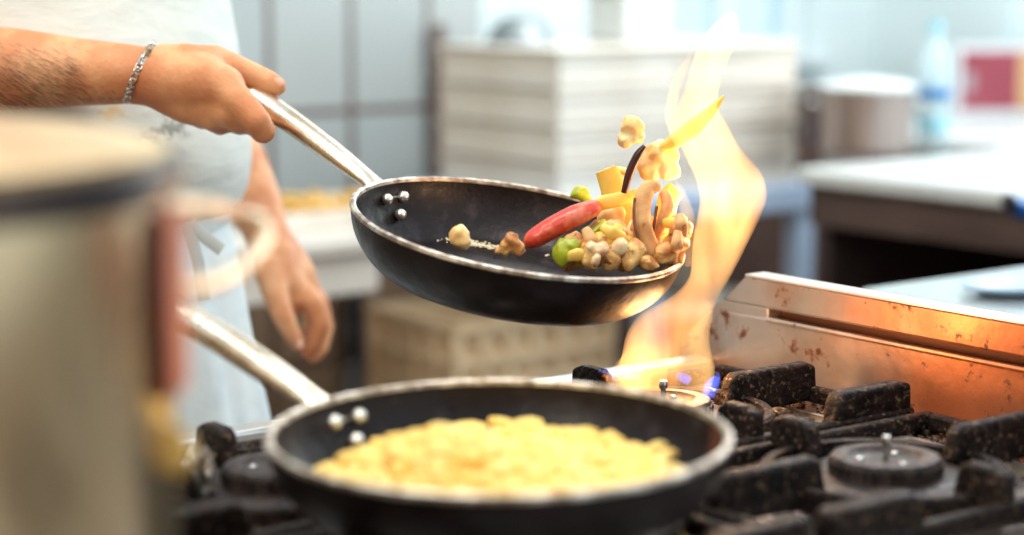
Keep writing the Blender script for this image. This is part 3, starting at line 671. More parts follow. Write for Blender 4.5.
# ------------------------------------------------------------------ pans
def make_pan(name, label, loc, rotm, az, rise, hlen, dia=.276, depth=.05, wide=1.0):
    t = bpy.data.objects.new(name, None); COL.objects.link(t); t.empty_display_size = .05
    tag(t, label, 'frying pan')
    t.matrix_basis = Matrix.Translation(loc) @ rotm.to_4x4()
    r1 = dia / 2; r0 = r1 * .74
    def wall(off):
        out = []
        for k in range(11):
            a = k / 10; out.append((r0 + (r1 - r0) * (1 - (1 - a) ** 1.75) - off, depth * (a ** 1.35) + (off if k == 0 else off * (1 - a) * .7)))
        return out
    po = wall(0); pi_ = wall(.0032)
    ML().lathe([(0, 0), (r0 - .012, 0), (r0 - .004, .0006)] + po, 96).build('pan_outside', M['pan_black'], t, smooth=50)
    # outer lathe closes with a disc at the top: cut by using an open profile below
    o = t.children[0] if t.children else None
    ML().lathe(pi_[::-1] + [(r0 - .012, .0032), (0, .0032)], 96).build('cooking_surface', M['pan_inside'], t, smooth=50)
    ML().lathe([(r1 - .0042, depth - .0015), (r1 - .0038, depth + .0012), (r1 - .0018, depth + .0022), (r1 + .0008, depth + .0012), (r1 + .0011, depth - .0012), (r1 - .0008, depth - .003)], 128, closed=True).build('rim', M['pan_rim'], t)
    ca, sa = math.cos(az), math.sin(az)
    def P(x, y, z): return V((x * ca - y * sa, x * sa + y * ca, z))
    # rivets
    ri = r1 - .013
    for (dy, dz) in ((-.011, .037), (.011, .037), (0, .0245)):
        rr = ri - (.0035 if dz > .03 else .012)
        k = ML(); k.ball(P(rr + .0078, dy, dz), (.0052, .0052, .0052), sub=2); k.build('rivet', M['rivet'], t)
    # handle: flat bracket, neck, long rounded grip
    tr = math.tan(rise); xs = [r1 - .006, r1 + .008, r1 + .022, r1 + .040, r1 + .065, r1 + .11, r1 + .16, r1 + hlen - .02, r1 + hlen - .006, r1 + hlen]
    zb_ = depth - .016
    zs = [zb_, zb_ + .006] + [zb_ + .006 + (x - r1 - .008) * tr * 1.08 - (0 if x < r1 + .1 else (x - r1 - .1) * tr * .18) for x in xs[2:]]
    ws = [(.019, .003), (.0145, .004), (.0110, .0062), (.0112, .0080), (.0122, .0092), (.0130, .0100), (.0138 * wide, .0106), (.0142 * wide, .0108), (.011, .008), (.004, .003)]
    pts = [P(x, 0, z) for x, z in zip(xs, zs)]
    # resample smoothly
    pp_, ww = [], []
    for i in range(len(pts) - 1):
        for s in range(4):
            f = s / 4; pp_.append(pts[i].lerp(pts[i + 1], f)); ww.append((ws[i][0] * (1 - f) + ws[i + 1][0] * f, ws[i][1] * (1 - f) + ws[i + 1][1] * f))
    pp_.append(pts[-1]); ww.append(ws[-1])
    h_ = ML().tube(pp_, ww, 24, up=(0, 0, 1)).build('handle', M['steel_handle'], t, smooth=60)
    # stamped recess near the neck
    k = ML(); q0, q1 = P(xs[2] + .002, 0, zs[2] + .0045), P(xs[3] + .006, 0, zs[3] + .0062)
    k.tube([q0, q0.lerp(q1, .3), q0.lerp(q1, .7), q1], [(.002, .001), (.0042, .0012), (.0038, .0012), (.0015, .001)], 14, up=(0, 0, 1)); k.build('stamped_recess', M['cast_iron'], h_)
    k = ML(); k.ball(P(r1 + .004, 0, zb_ + .003), (.004, .010, .006), sub=2); k.build('bracket_gusset', M['steel_handle'], h_)
    return t, P, pts

# front pan on its burner
FC = WZ(499, 431, .978)
front_rot = Matrix.Rotation(R(1.2), 3, 'X')
fp, fP, fpts = make_pan('frying_pan', 'black frying pan full of yellow pasta, standing on the hob', V((FC.x, FC.y, .9270)), front_rot, R(139), R(17), .225)
# the tossed pan
PR = Matrix.Rotation(R(9.6), 3, 'Y') @ Matrix.Rotation(R(7.6), 3, 'X')
PC = W(518, 226, 1.62)
PLOC = PC - PR @ V((0, 0, .05))
lp, lP, lpts = make_pan('frying_pan', 'black frying pan lifted over the flame, held by the cook', PLOC, PR, R(145), R(15), .225)
def LW(x, y, z): return PLOC + PR @ V((x, y, z))        # point in the lifted pan's own frame

# open top of the outside wall: drop the cap the lathe put on it
for t in (fp, lp):
    for ch in [x for x in bpy.data.objects if x.parent == t]:
        if ch.name.startswith('pan_outside') or ch.name.startswith('cooking_surface'):
            bm = bmesh.new(); bm.from_mesh(ch.data)
            big = [f for f in bm.faces if len(f.verts) > 20]
            bmesh.ops.delete(bm, geom=big, context='FACES'); bm.to_mesh(ch.data); bm.free()

# ------------------------------------------------------------------ pasta in the front pan
def pasta():
    k = MB(); ctr = V((FC.x - .014, FC.y, .9270))
    def hgt(x, y):
        r = math.hypot(x / .112, y / .112)
        a = max(0, 1 - r * r)
        peak = .014 * math.exp(-((x + .02) ** 2 + (y) ** 2) / .0008) + .008 * math.exp(-((x - .03) ** 2 + (y - .01) ** 2) / .003) + .006 * math.exp(-((x + .06) ** 2 + (y + .01) ** 2) / .002)
        return .009 + .019 * a ** .75 + peak * a
    # body of the heap
    n = 46; vs = []; fs = []
    for i in range(n + 1):
        for j in range(72):
            a = 2 * PI * j / 72; r = .097 * i / n; x, y = r * math.cos(a), r * math.sin(a)
            z = hgt(x, y) - .008 + .006 * noise.noise(V((x, y, 0)) * 70)
            vs.append(ctr + V((x, y, max(z, .0065))))
    for i in range(n):
        for j in range(72):
            l = (j + 1) % 72; fs.append((i * 72 + j, (i + 1) * 72 + j, (i + 1) * 72 + l, i * 72 + l))
    k.add(vs, fs)
    for i in range(1150):
        a = random.uniform(0, 2 * PI); r = .116 * math.sqrt(random.random()); x, y = r * math.cos(a), r * math.sin(a)
        z = max(hgt(x, y) + random.uniform(-.004, .002), .006 + (r - .086) * .7); b = random.uniform(0, PI); L_ = random.uniform(.010, .019); cv = random.uniform(-.005, .005); ti = random.uniform(-.35, .35)
        d = V((math.cos(b), math.sin(b), ti)).normalized(); s_ = V((-math.sin(b), math.cos(b), 0))
        p = ctr + V((x, y, z)); pts = [p + d * L_ * t_ + s_ * cv * (1 - t_ * t_) + V((0, 0, .003 * (1 - t_ * t_))) for t_ in (-1, -.5, 0, .5, 1)]
        if any(math.hypot(q.x - FC.x, q.y - FC.y) > .096 + 1.15 * (q.z - .006 - .927) for q in pts) or max(math.hypot(q.x - FC.x, q.y - FC.y) for q in pts) > .120: continue
        w_ = random.uniform(.0038, .0056); k.tube(pts, [w_ * .7, w_, w_, w_, w_ * .7], 8)
    return k.build('yellow_pasta', M['pasta'], smooth=60)
tag(pasta(), 'heap of short yellow pasta filling the front frying pan', 'pasta', kind='stuff')

# ------------------------------------------------------------------ food in and above the lifted pan
def piece(name, label, mb, m, cat, group=None, pivot=None, **kw):
    c = V((0, 0, 0))
    for v in mb.v: c += V(v)
    c /= len(mb.v)
    o = mb.build(name, m, pivot=pivot or c, **kw); tag(o, label, cat, group); return o
def strip(pts, ws, seg=14, up=None):
    """tapered curved strip through picture points at their own depths"""
    P_ = [W(*p) for p in pts]; out, ow = [], []
    n = len(P_)
    for i in range(n - 1):
        p0, p1, p2, p3 = P_[max(i - 1, 0)], P_[i], P_[i + 1], P_[min(i + 2, n - 1)]
        for s in range(5):
            t = s / 5
            out.append(.5 * ((2 * p1) + (p2 - p0) * t + (2 * p0 - 5 * p1 + 4 * p2 - p3) * t * t + (3 * p1 - p0 - 3 * p2 + p3) * t ** 3))
            ow.append(tuple(ws[i][q] * (1 - t) + ws[i + 1][q] * t for q in (0, 1)))
    out.append(P_[-1]); ow.append(ws[-1])
    return MB().tube(out, ow, seg, up=up)
mm = .001
CAM = V((0, -1, 0))
# red sausage piece
k = strip([(529, 247, 1.585), (533, 240, 1.585), (552, 228, 1.587), (575, 216, 1.59), (594, 208, 1.60), (600, 206, 1.60)], [(5 * mm, 4 * mm), (10 * mm, 8 * mm), (12 * mm, 9 * mm), (12 * mm, 9 * mm), (9 * mm, 7 * mm), (4 * mm, 3 * mm)], 20)
piece('red_pepper_slice', 'glossy red pepper piece leaning over the pan rim', k, M['red_sausage'], 'pepper')
# pale strip continuing from it
k = strip([(585, 210, 1.61), (602, 203, 1.61), (620, 199, 1.615), (640, 192, 1.62)], [(3 * mm, 4 * mm), (3 * mm, 6 * mm), (3 * mm, 6 * mm), (2 * mm, 3 * mm)], 12)
piece('yellow_pepper_strip', 'pale yellow pepper strip lying behind the red piece', k, M['yellow_pepper'], 'pepper')
# tall flat yellow piece
k = strip([(606, 169, 1.63), (614, 190, 1.63), (621, 215, 1.63), (624, 243, 1.62)], [(9 * mm, 2.5 * mm), (11 * mm, 3 * mm), (13 * mm, 3 * mm), (12 * mm, 3 * mm)], 16, up=CAM)
piece('yellow_pepper_strip', 'broad upright yellow pepper piece in the middle of the toss', k, M['yellow_pepper'], 'pepper')
k = strip([(605, 172, 1.645), (618, 170, 1.645), (630, 173, 1.645)], [(7 * mm, 3 * mm), (9 * mm, 3 * mm), (7 * mm, 3 * mm)], 14)
piece('yellow_pepper_strip', 'small yellow pepper square against the dark aubergine strip', k, M['yellow_pepper'], 'pepper')
k = strip([(676, 190, 1.63), (668, 200, 1.625), (664, 225, 1.62), (660, 255, 1.61)], [(8 * mm, 2 * mm), (9 * mm, 3 * mm), (8 * mm, 3 * mm), (7 * mm, 3 * mm)], 14, up=CAM)
piece('yellow_pepper_strip', 'upright yellow pepper strip right of the mushroom slice', k, M['yellow_pepper'], 'pepper')
k = strip([(724, 96, 1.62), (712, 110, 1.62), (694, 127, 1.62), (672, 143, 1.62), (660, 147, 1.62)], [(.8 * mm, .8 * mm), (4 * mm, 2.5 * mm), (7 * mm, 3 * mm), (6 * mm, 3 * mm), (2 * mm, 2 * mm)], 14, up=CAM)
piece('yellow_pepper_strip', 'pointed yellow pepper strip flying highest, inside the flame', k, M['yellow_pepper'], 'pepper')
# aubergine strip
k = strip([(645, 146, 1.61), (638, 155, 1.61), (630, 172, 1.61), (624, 193, 1.61)], [(2 * mm, 3 * mm), (3.6 * mm, 3.5 * mm), (3.6 * mm, 3.5 * mm), (2.6 * mm, 3 * mm)], 14, up=CAM)
piece('aubergine_strip', 'dark aubergine skin strip curving above the tossed food', k, M['aubergine'], 'aubergine')
# flying pieces
def blob(pts, amp=.3, fr=1.6, sub=3, sd=1):
    k = MB()
    for j, (px, py, d, rx, ry, rz) in enumerate(pts):
        k.ball(W(px, py, d), (rx * mm, ry * mm, rz * mm), Matrix.Rotation(sd * .7 + j, 3, 'Y'), sub, amp, fr, sd + j * 3)
    return k
def fblob(name, pts, m, voxel=.0012, it=5, **kw):
    return fused(blob(pts, **kw), name, m, voxel, it)
o = fblob('potato_piece', [(632, 127, 1.62, 10, 8, 10), (626, 139, 1.62, 8, 7, 7), (636, 136, 1.62, 7, 7, 7)], M['potato'], sd=2)
tag(o, 'small pale potato piece flying highest above the pan, left of the flame', 'potato')
o = fblob('potato_piece', [(662, 155, 1.63, 15, 9, 12), (650, 166, 1.63, 12, 8, 12), (668, 168, 1.63, 10, 8, 12)], M['potato'], sd=5)
tag(o, 'large pale potato piece between the aubergine strip and the flame', 'potato')
# mushroom slice: curved cap, stem, dark gill line
def mushroom(pts, ws, label, gpts):
    k = strip(pts, ws, 18, up=CAM); c = thing('mushroom_slice', label, 'mushroom', W(*pts[len(pts) // 2]), group=None)
    k.build('flesh', M['mushroom'], c)
    g = strip(gpts, [(1.3 * mm, 1.2 * mm)] * len(gpts), 8, up=CAM); g.build('gills', M['mushroom_gill'], c)
    return c
mushroom([(660, 186, 1.60), (648, 189, 1.598), (642, 205, 1.595), (642, 225, 1.59), (647, 245, 1.59), (656, 259, 1.59)], [(4 * mm, 3 * mm), (7 * mm, 3.5 * mm), (7.5 * mm, 4 * mm), (8 * mm, 4 * mm), (9 * mm, 4 * mm), (6 * mm, 4 * mm)],
         'long browned mushroom slice standing upright at the right of the pan', [(635, 198, 1.589), (634, 215, 1.585), (636, 232, 1.583), (642, 250, 1.582)])
mushroom([(664, 192, 1.605), (668, 206, 1.60), (662, 222, 1.60), (656, 238, 1.60)], [(4 * mm, 3 * mm), (5.5 * mm, 3.5 * mm), (5 * mm, 3.5 * mm), (3 * mm, 3 * mm)],
         'shorter mushroom slice beside the long upright one', [(657, 206, 1.594), (655, 218, 1.594), (653, 233, 1.594)])
# green peppers
o = fblob('green_pepper_piece', [(580, 193, 1.70, 8, 6, 6), (586, 199, 1.70, 7, 6, 5)], M['green_pepper'], sd=4); tag(o, 'green pepper piece showing over the far rim of the lifted pan', 'pepper')
o = fblob('green_pepper_piece', [(563, 252, 1.57, 12, 8, 8), (572, 246, 1.57, 8, 8, 7)], M['green_pepper'], sd=7); tag(o, 'bright green pepper piece at the near rim, under the red piece', 'pepper')
k = strip([(575, 244, 1.59), (590, 234, 1.59), (604, 222, 1.60)], [(4 * mm, 3 * mm), (6 * mm, 3 * mm), (4 * mm, 3 * mm)], 12); piece('green_pepper_piece', 'yellow-green pepper strip just right of the red piece', k, M['green_pepper'], 'pepper')
# two small bits at the left of the heap
o = fblob('potato_piece', [(459, 236, 1.545, 8, 7, 9), (462, 241, 1.545, 8, 7, 7)], M['potato'], sd=9); tag(o, 'potato bit alone at the near rim, leftmost food in the lifted pan', 'potato')
o = fblob('chicken_piece', [(512, 243, 1.55, 9, 7, 8), (505, 248, 1.55, 7, 6, 6), (519, 249, 1.55, 6, 6, 6)], M['chicken'], amp=.6, sd=11); tag(o, 'knobbly chicken bit between the potato bit and red pepper piece', 'chicken')
# heap of chicken, onion and potato along the near rim
heap = [
 ('chicken_piece', 'chicken', [(590, 256, 1.565, 12, 8, 8)], 'small browned chicken piece beside the bright green pepper'),
 ('onion_piece', 'onion', [(600, 250, 1.562, 8, 7, 7), (592, 247, 1.562, 6, 6, 5)], 'pinkish onion piece above the small chicken piece at the near rim'),
 ('chicken_piece', 'chicken', [(611, 257, 1.565, 11, 8, 9), (606, 246, 1.575, 9, 8, 8)], 'browned chicken piece in the middle of the near rim'),
 ('onion_piece', 'onion', [(620, 247, 1.562, 7, 6, 8)], 'glistening onion piece at the centre of the heap'),
 ('chicken_piece', 'chicken', [(630, 258, 1.565, 12, 8, 8), (636, 250, 1.57, 8, 8, 9)], 'chicken piece at the foot of the upright yellow pepper'),
 ('chicken_piece', 'chicken', [(666, 254, 1.58, 11, 9, 10), (672, 244, 1.59, 9, 8, 9)], 'chicken piece at the foot of the right yellow pepper strip'),
 ('chicken_piece', 'chicken', [(679, 242, 1.60, 7, 7, 8)], 'rightmost chicken piece, on the pan edge nearest the flame'),
 ('potato_piece', 'potato', [(600, 232, 1.60, 11, 8, 10)], 'potato piece half hidden behind the green strip'),
 ('potato_piece', 'potato', [(610, 216, 1.625, 12, 8, 13)], 'potato piece behind the broad yellow pepper'),
 ('potato_piece', 'potato', [(636, 232, 1.605, 9, 8, 12)], 'potato piece between the broad yellow pepper and mushroom'),
 ('chicken_piece', 'chicken', [(652, 232, 1.62, 12, 8, 16)], 'large chicken piece behind the mushroom slices'),
 ('chicken_piece', 'chicken', [(645, 262, 1.57, 11, 8, 6)], 'low chicken piece under the foot of the long mushroom slice'),
 ('onion_piece', 'onion', [(596, 260, 1.556, 6, 5, 4)], 'lowest onion bit, almost level with the near rim'),
]
hm = {'chicken': M['chicken'], 'onion': M['onion'], 'potato': M['potato']}
for i, (nm, c, pts, lb) in enumerate(heap):
    o = fblob(nm, pts, hm[c], voxel=.0014, amp=.38, fr=1.4, sd=20 + i * 2.3); tag(o, lb, c)
rr_ = random.Random(5)
for i in range(44):
    px = rr_.uniform(572, 684); lo_ = 264 - max(0, px - 640) * .35; py = rr_.uniform(lo_ - 38, lo_ - 2) if px > 600 else rr_.uniform(lo_ - 20, lo_ - 4)
    d = rr_.uniform(1.566, 1.60) if px < 634 or px > 672 else rr_.uniform(1.60, 1.63); b_ = rr_.uniform(0, 2 * PI); L_ = rr_.uniform(9, 18); kd = (0, 2, 3, 2, 3)[i % 5]
    if kd < 2:
        o = fblob('chicken_piece', [(px, py, d, rr_.uniform(7, 11), 7, rr_.uniform(6, 9)), (px + rr_.uniform(-7, 7), py + rr_.uniform(-5, 5), d, 7, 6, 6)], M['chicken'], voxel=.0014, amp=.4, fr=1.5, sd=60 + i)
        tag(o, 'small browned chicken morsel buried in the tossed heap', 'chicken', 'chicken morsels in the tossed heap')
    else:
        dx, dy = math.cos(b_) * L_, math.sin(b_) * L_
        k = strip([(px - dx, py - dy, d), (px, py + rr_.uniform(-5, 5), d - .006), (px + dx, py + dy, d)], [(3 * mm, 2 * mm), (5.5 * mm, 2.5 * mm), (3.5 * mm, 2 * mm)], 12, up=CAM)
        if kd == 2: piece('yellow_pepper_strip', 'short yellow pepper shred buried in the tossed heap', k, M['yellow_pepper'], 'pepper', 'yellow pepper shreds in the tossed heap')
        else: piece('mushroom_strip', 'narrow browned mushroom strip buried in the tossed heap', k, M['mushroom'], 'mushroom', 'mushroom strips in the tossed heap')
# oil bubbles / salt crust line on the pan bottom
k = MB()
for i in range(240):
    x, y = random.gauss(-.03, .018), random.gauss(.090, .004); r = random.uniform(.0006, .0017)
    k.ball(LW(x, y, .0036 + r * .4), (r, r, r * .8), None, 1)
tag(k.build('oil_droplets', mat('oil', (225, 215, 185), .1, 0, spec=.8)), 'sizzling oil droplets on the bottom of the lifted pan', 'oil', kind='stuff')

# ------------------------------------------------------------------ flame
B2 = S(SPU, 0, Z_HOB)
def flame_tongue(mb, pts, ry=.8):
    P_ = [W(p[0], p[1], p[3]) for p in pts]; r = [p[2] / FPX * p[3] for p in pts]
    out, ow = [], []; n = len(P_)
    for i in range(n - 1):
        p0, p1, p2, p3 = P_[max(i - 1, 0)], P_[i], P_[i + 1], P_[min(i + 2, n - 1)]
        for s in range(6):
            t = s / 6; out.append(.5 * ((2 * p1) + (p2 - p0) * t + (2 * p0 - 5 * p1 + 4 * p2 - p3) * t * t + (3 * p1 - p0 - 3 * p2 + p3) * t ** 3))
            rr = r[i] * (1 - t) + r[i + 1] * t; ow.append((rr, rr * ry))
    out.append(P_[-1]); ow.append((r[-1], r[-1] * ry))
    mb.tube(out, ow, 20, up=CAM)
fm = MB()
D1 = 1.60
flame_tongue(fm, [(662, 392, 30, D1), (656, 372, 36, D1), (660, 345, 34, D1), (682, 315, 26, D1 + .01), (700, 285, 22, D1 + .02), (716, 255, 25, D1 + .02), (728, 225, 29, D1 + .02), (733, 195, 32, D1 + .02), (722, 168, 30, D1 + .02), (704, 145, 26, D1 + .02), (692, 122, 22, D1 + .02), (698, 98, 18, D1 + .02), (708, 75, 16, D1 + .02), (720, 52, 15, D1 + .02), (728, 34, 13, D1 + .02), (733, 20, 7, D1 + .02), (735, 12, 2, D1 + .02)])
flame_tongue(fm, [(612, 386, 9, D1 - .02), (618, 372, 10, D1 - .02), (634, 352, 10, D1 - .02), (650, 338, 4, D1 - .01)])
flame_tongue(fm, [(640, 392, 22, D1 - .03), (644, 375, 24, D1 - .03), (650, 355, 18, D1 - .03), (660, 335, 6, D1 - .02)])
flame_tongue(fm, [(628, 388, 12, D1 - .01), (634, 365, 16, D1 - .01), (648, 342, 16, D1 - .01), (668, 322, 10, D1), (684, 300, 3, D1)])
flame_tongue(fm, [(700, 388, 12, D1), (706, 365, 13, D1), (704, 340, 11, D1), (712, 318, 8, D1), (722, 300, 3, D1)])
flame_tongue(fm, [(752, 215, 8, D1 + .02), (758, 195, 9, D1 + .02), (748, 175, 7, D1 + .02), (738, 160, 3, D1 + .02)])
flame_tongue(fm, [(682, 150, 8, D1), (672, 120, 9, D1), (676, 95, 8, D1), (690, 70, 6, D1), (704, 50, 3, D1)])
flame_tongue(fm, [(690, 270, 8, D1), (696, 240, 10, D1), (694, 215, 9, D1), (684, 190, 6, D1), (676, 175, 2, D1)])
fl = fused(fm, 'gas_flame', M['flame'], .0035, 6)
for v in fl.data.vertices:
    p = v.co; q = V((p.x * 26, p.y * 26, p.z * 13)); v.co = p + V((noise.noise(q), .6 * noise.noise(q + V((7, 3, 1))), .8 * noise.noise(q + V((2, 9, 4))))) * .010
tag(fl, 'tall yellow-orange flame leaping from the burner past the lifted pan', 'flame')
fb = MB()
for pts in ([(708, 396, 7, 1.56), (712, 386, 8, 1.56), (717, 378, 4, 1.57), (718, 372, 1, 1.57)], [(690, 382, 4, 1.62), (684, 378, 6, 1.62), (676, 375, 3, 1.62)],):
    flame_tongue(fb, pts)
for i in range(9):
    x = 598 + i * 5; flame_tongue(fb, [(x, 379, 3.4, 1.60), (x + 1, 374, 3, 1.60), (x + 2, 369, 1, 1.60)])
fb.build('blue_flame', M['flame_blue'], fl)['label'] = 'blue gas flame at the foot of the fire'

# ------------------------------------------------------------------ large stockpot at the left
PX, PY, PZ0 = S(-.10, -.745).x, S(-.10, -.745).y, .9270
ctr = W(-184, 166, .82); PX, PY = ctr.x, ctr.y; ZR = ctr.z
sp = thing('stockpot', 'large steel stockpot close by on the left, seen from its side', 'pot', (PX, PY, PZ0))
RP = .144; HP = ZR - PZ0
ML().lathe([(0, 0), (RP - .008, 0), (RP, .008), (RP, HP - .012), (RP + .001, HP - .006)], 96).build('pot_body', M['pot_steel'], sp, smooth=50)
ML().lathe([(RP - .002, HP - .014), (RP + .0045, HP - .013), (RP + .006, HP - .004), (RP + .0045, HP + .002), (RP - .003, HP + .002)], 96, closed=True).build('dark_rim', M['pot_rim'], sp)
ld = ML().lathe([(RP - .002, HP + .001), (RP + .0, HP + .006), (RP - .012, HP + .010), (RP * .5, HP + .018), (0, HP + .020)], 96).build('lid', M['pot_lid'], sp, smooth=50)
ML().tube([(-.04, 0, HP + .018), (-.03, 0, HP + .045), (.03, 0, HP + .045), (.04, 0, HP + .018)], .005, 12).build('lid_handle', M['steel'], ld)
# side loop handle and the terracotta coloured strip beside it
lc = W(183, 208, .83); wl = lambda *a: W(*a) - V((PX, PY, PZ0))
hp_ = [(160, 206, .82), (180, 206, .85), (205, 207, .90), (232, 211, .95), (256, 219, .98), (266, 232, .98), (258, 250, .96), (240, 268, .93), (215, 281, .89), (190, 287, .85), (165, 288, .82)]
P_ = [wl(*p) for p in hp_]; out = []
for i in range(len(P_) - 1):
    p0, p1, p2, p3 = P_[max(i - 1, 0)], P_[i], P_[i + 1], P_[min(i + 2, len(P_) - 1)]
    for s in range(6):
        t = s / 6; out.append(.5 * ((2 * p1) + (p2 - p0) * t + (2 * p0 - 5 * p1 + 4 * p2 - p3) * t * t + (3 * p1 - p0 - 3 * p2 + p3) * t ** 3))
out.append(P_[-1])
ML().tube(out, .0042, 14).build('wire_handle', mat('wire_steel', (232, 212, 178), .3, .6, (170, 130, 96), 30), sp)
k = ML(); a0 = math.atan2(W(170, 300, .83).y - PY, W(170, 300, .83).x - PX)
k.lathe([(RP + .0005, HP - .095), (RP + .006, HP - .094), (RP + .006, HP - .018), (RP + .0005, HP - .017)], 6, None, True, R(-9), R(16)); k.build('red_strip', M['terracotta'], sp)
k = ML(); k.ball((RP * math.cos(R(-2)) + .002, RP * math.sin(R(-2)), W(175, 447, .82).z - PZ0), (.008, .007, .011), None, 3); k.build('brass_stud', M['brass'], sp)

# ------------------------------------------------------------------ the cook
ck = thing('person', 'cook in a white t-shirt and long white apron tossing the lifted pan', 'person', (-.452, 2.0, 0))
fd_ = V((math.cos(R(-30)), math.sin(R(-30)), 0)); rt = V((fd_.y, -fd_.x, 0)); c0 = V((-.452, 2.0, 0))
def BP(f, r, z): return c0 + fd_ * f + rt * r + V((0, 0, z))
body = MB()
# torso
Mt = Matrix((fd_, rt, ZZ)).transposed()
for z, a, b, f in ((.92, .10, .14, 0), (1.02, .10, .13, 0), (1.14, .10, .13, 0), (1.27, .10, .145, .0), (1.38, .10, .16, -.01), (1.45, .075, .14, -.02)):
    body.ball(BP(f, 0, z), (a, b, .09), Mt, 3)
body.capsule(BP(-.02, 0, 1.45), BP(.0, 0, 1.58), .062, .056)
body.ball(BP(.02, 0, 1.68), (.095, .076, .115), Mt, 3)
body.ball(BP(.05, 0, 1.62), (.055, .055, .06), Mt, 3)
body.ball(BP(.118, 0, 1.665), (.018, .013, .022), Mt, 2)
for s_ in (-1, 1):
    body.ball(BP(.01, s_ * .078, 1.67), (.016, .008, .03), Mt, 2)
    body.chain([BP(0, s_ * .07, .90), BP(.02, s_ * .085, .50), BP(-.01, s_ * .10, .09)], [.074, .056, .040])
    body.chain([BP(-.03, s_ * .10, .05), BP(.10, s_ * .11, .035)], [.038, .030])
# right arm: shoulder, elbow, forearm, wrist
sh = BP(-.01, .175, 1.43); DE = 1.80
pxm = lambda r, d: r / FPX * d
el = W(-128, 66, DE)
body.chain([sh, el], [.056, .047], 28)
body.chain([el, W(-40, 68, DE), W(20, 69, DE - .005), W(80, 72, 1.79), W(128, 74, 1.78), W(150, 77, 1.775)], [pxm(46, 1.8), pxm(46, 1.8), pxm(40, 1.8), pxm(34, 1.79), pxm(30, 1.78), pxm(29, 1.775)], 32)
# hand, back towards the viewer, closed around the handle from above
hb = lpts
hA = PLOC + PR @ lpts[-4]; hB = PLOC + PR @ lpts[-1]; hdir = (hB - hA).normalized()
DH = 1.775
def H(px, py, d, r): return (W(px, py, d), pxm(r, d))
def hch(pts, seg=24):
    q = [H(*p) for p in pts]; body.chain([a for a, b in q], [b for a, b in q], seg)
hch([(148, 75, 1.775, 29), (172, 80, 1.765, 31), (200, 82, 1.755, 31), (222, 88, 1.75, 24)])
hch([(160, 84, 1.775, 26), (190, 97, 1.765, 28), (214, 106, 1.755, 24), (228, 108, 1.755, 19)])
hch([(160, 70, 1.775, 26), (188, 66, 1.77, 23), (208, 64, 1.77, 17)])
# thumb on top, along the handle
hch([(190, 66, 1.775, 22), (214, 62, 1.78, 17.5), (236, 69, 1.785, 14.5), (256, 77, 1.79, 13), (268, 82, 1.79, 12.5), (277, 86, 1.79, 10)])
# index
hch([(218, 84, 1.752, 18), (238, 100, 1.735, 16), (256, 120, 1.728, 14.5), (263, 131, 1.735, 13), (262, 131, 1.775, 11.5), (252, 118, 1.80, 10)])
# middle, ring, little: knuckles along the lower edge, curled under the handle
hch([(208, 98, 1.755, 17), (228, 113, 1.742, 15), (240, 122, 1.745, 12.5), (240, 124, 1.785, 11.5), (232, 112, 1.81, 10)])
hch([(196, 104, 1.76, 16), (212, 118, 1.750, 13.5), (220, 124, 1.76, 11.5), (220, 124, 1.795, 11), (213, 112, 1.815, 9.5)])
hch([(184, 104, 1.765, 14), (196, 115, 1.765, 11), (202, 120, 1.775, 10), (203, 119, 1.80, 9.5), (197, 108, 1.815, 8.5)])
# left arm hanging behind, hand relaxed
sl = BP(-.05, -.16, 1.43)
body.chain([sl, W(206, 118, 2.27)], [.050, .040], 28)
body.chain([W(206, 118, 2.27), W(238, 165, 2.24), W(256, 203, 2.20), W(268, 238, 2.17)], [pxm(36, 2.2), pxm(31, 2.2), pxm(26, 2.2), pxm(22, 2.18)], 28)
hch([(270, 238, 2.17, 22), (276, 262, 2.15, 24), (283, 285, 2.14, 24), (290, 298, 2.14, 20)])
hch([(280, 250, 2.18, 20), (296, 276, 2.17, 21), (303, 290, 2.17, 18)])
hch([(270, 270, 2.13, 17), (276, 296, 2.11, 13), (284, 318, 2.10, 11.5), (292, 334, 2.10, 9.5), (298, 345, 2.10, 7.5)])      # thumb
hch([(296, 288, 2.14, 14), (313, 302, 2.13, 11.5), (320, 324, 2.13, 10.5), (314, 344, 2.13, 9), (308, 352, 2.13, 8)])       # index
hch([(302, 286, 2.17, 14), (318, 302, 2.17, 11.5), (324, 328, 2.17, 10.5), (320, 348, 2.16, 9), (314, 356, 2.155, 8)])
hch([(300, 286, 2.20, 13), (315, 304, 2.205, 11), (320, 328, 2.205, 10), (316, 346, 2.195, 8.5), (310, 352, 2.19, 7.5)])
hch([(294, 284, 2.22, 12), (306, 302, 2.235, 9.5), (311, 320, 2.235, 8.5), (308, 336, 2.23, 7.5), (303, 342, 2.22, 7)])
bd = fused(body, 'body', M['skin'], .0034, 3, parent=ck)
# nails
def nail(px, py, d, rx, rz, rot, nm='fingernail'):
    k = MB(); k.ball(W(px, py, d), (rx * mm, 1.2 * mm, rz * mm), Matrix.Rotation(rot, 3, 'Y'), 2); k.build(nm, M['nail'], bd)
nail(278, 82, 1.783, 5.5, 3.6, R(25)); nail(299, 344, 2.0935, 4.2, 5.5, R(-20))
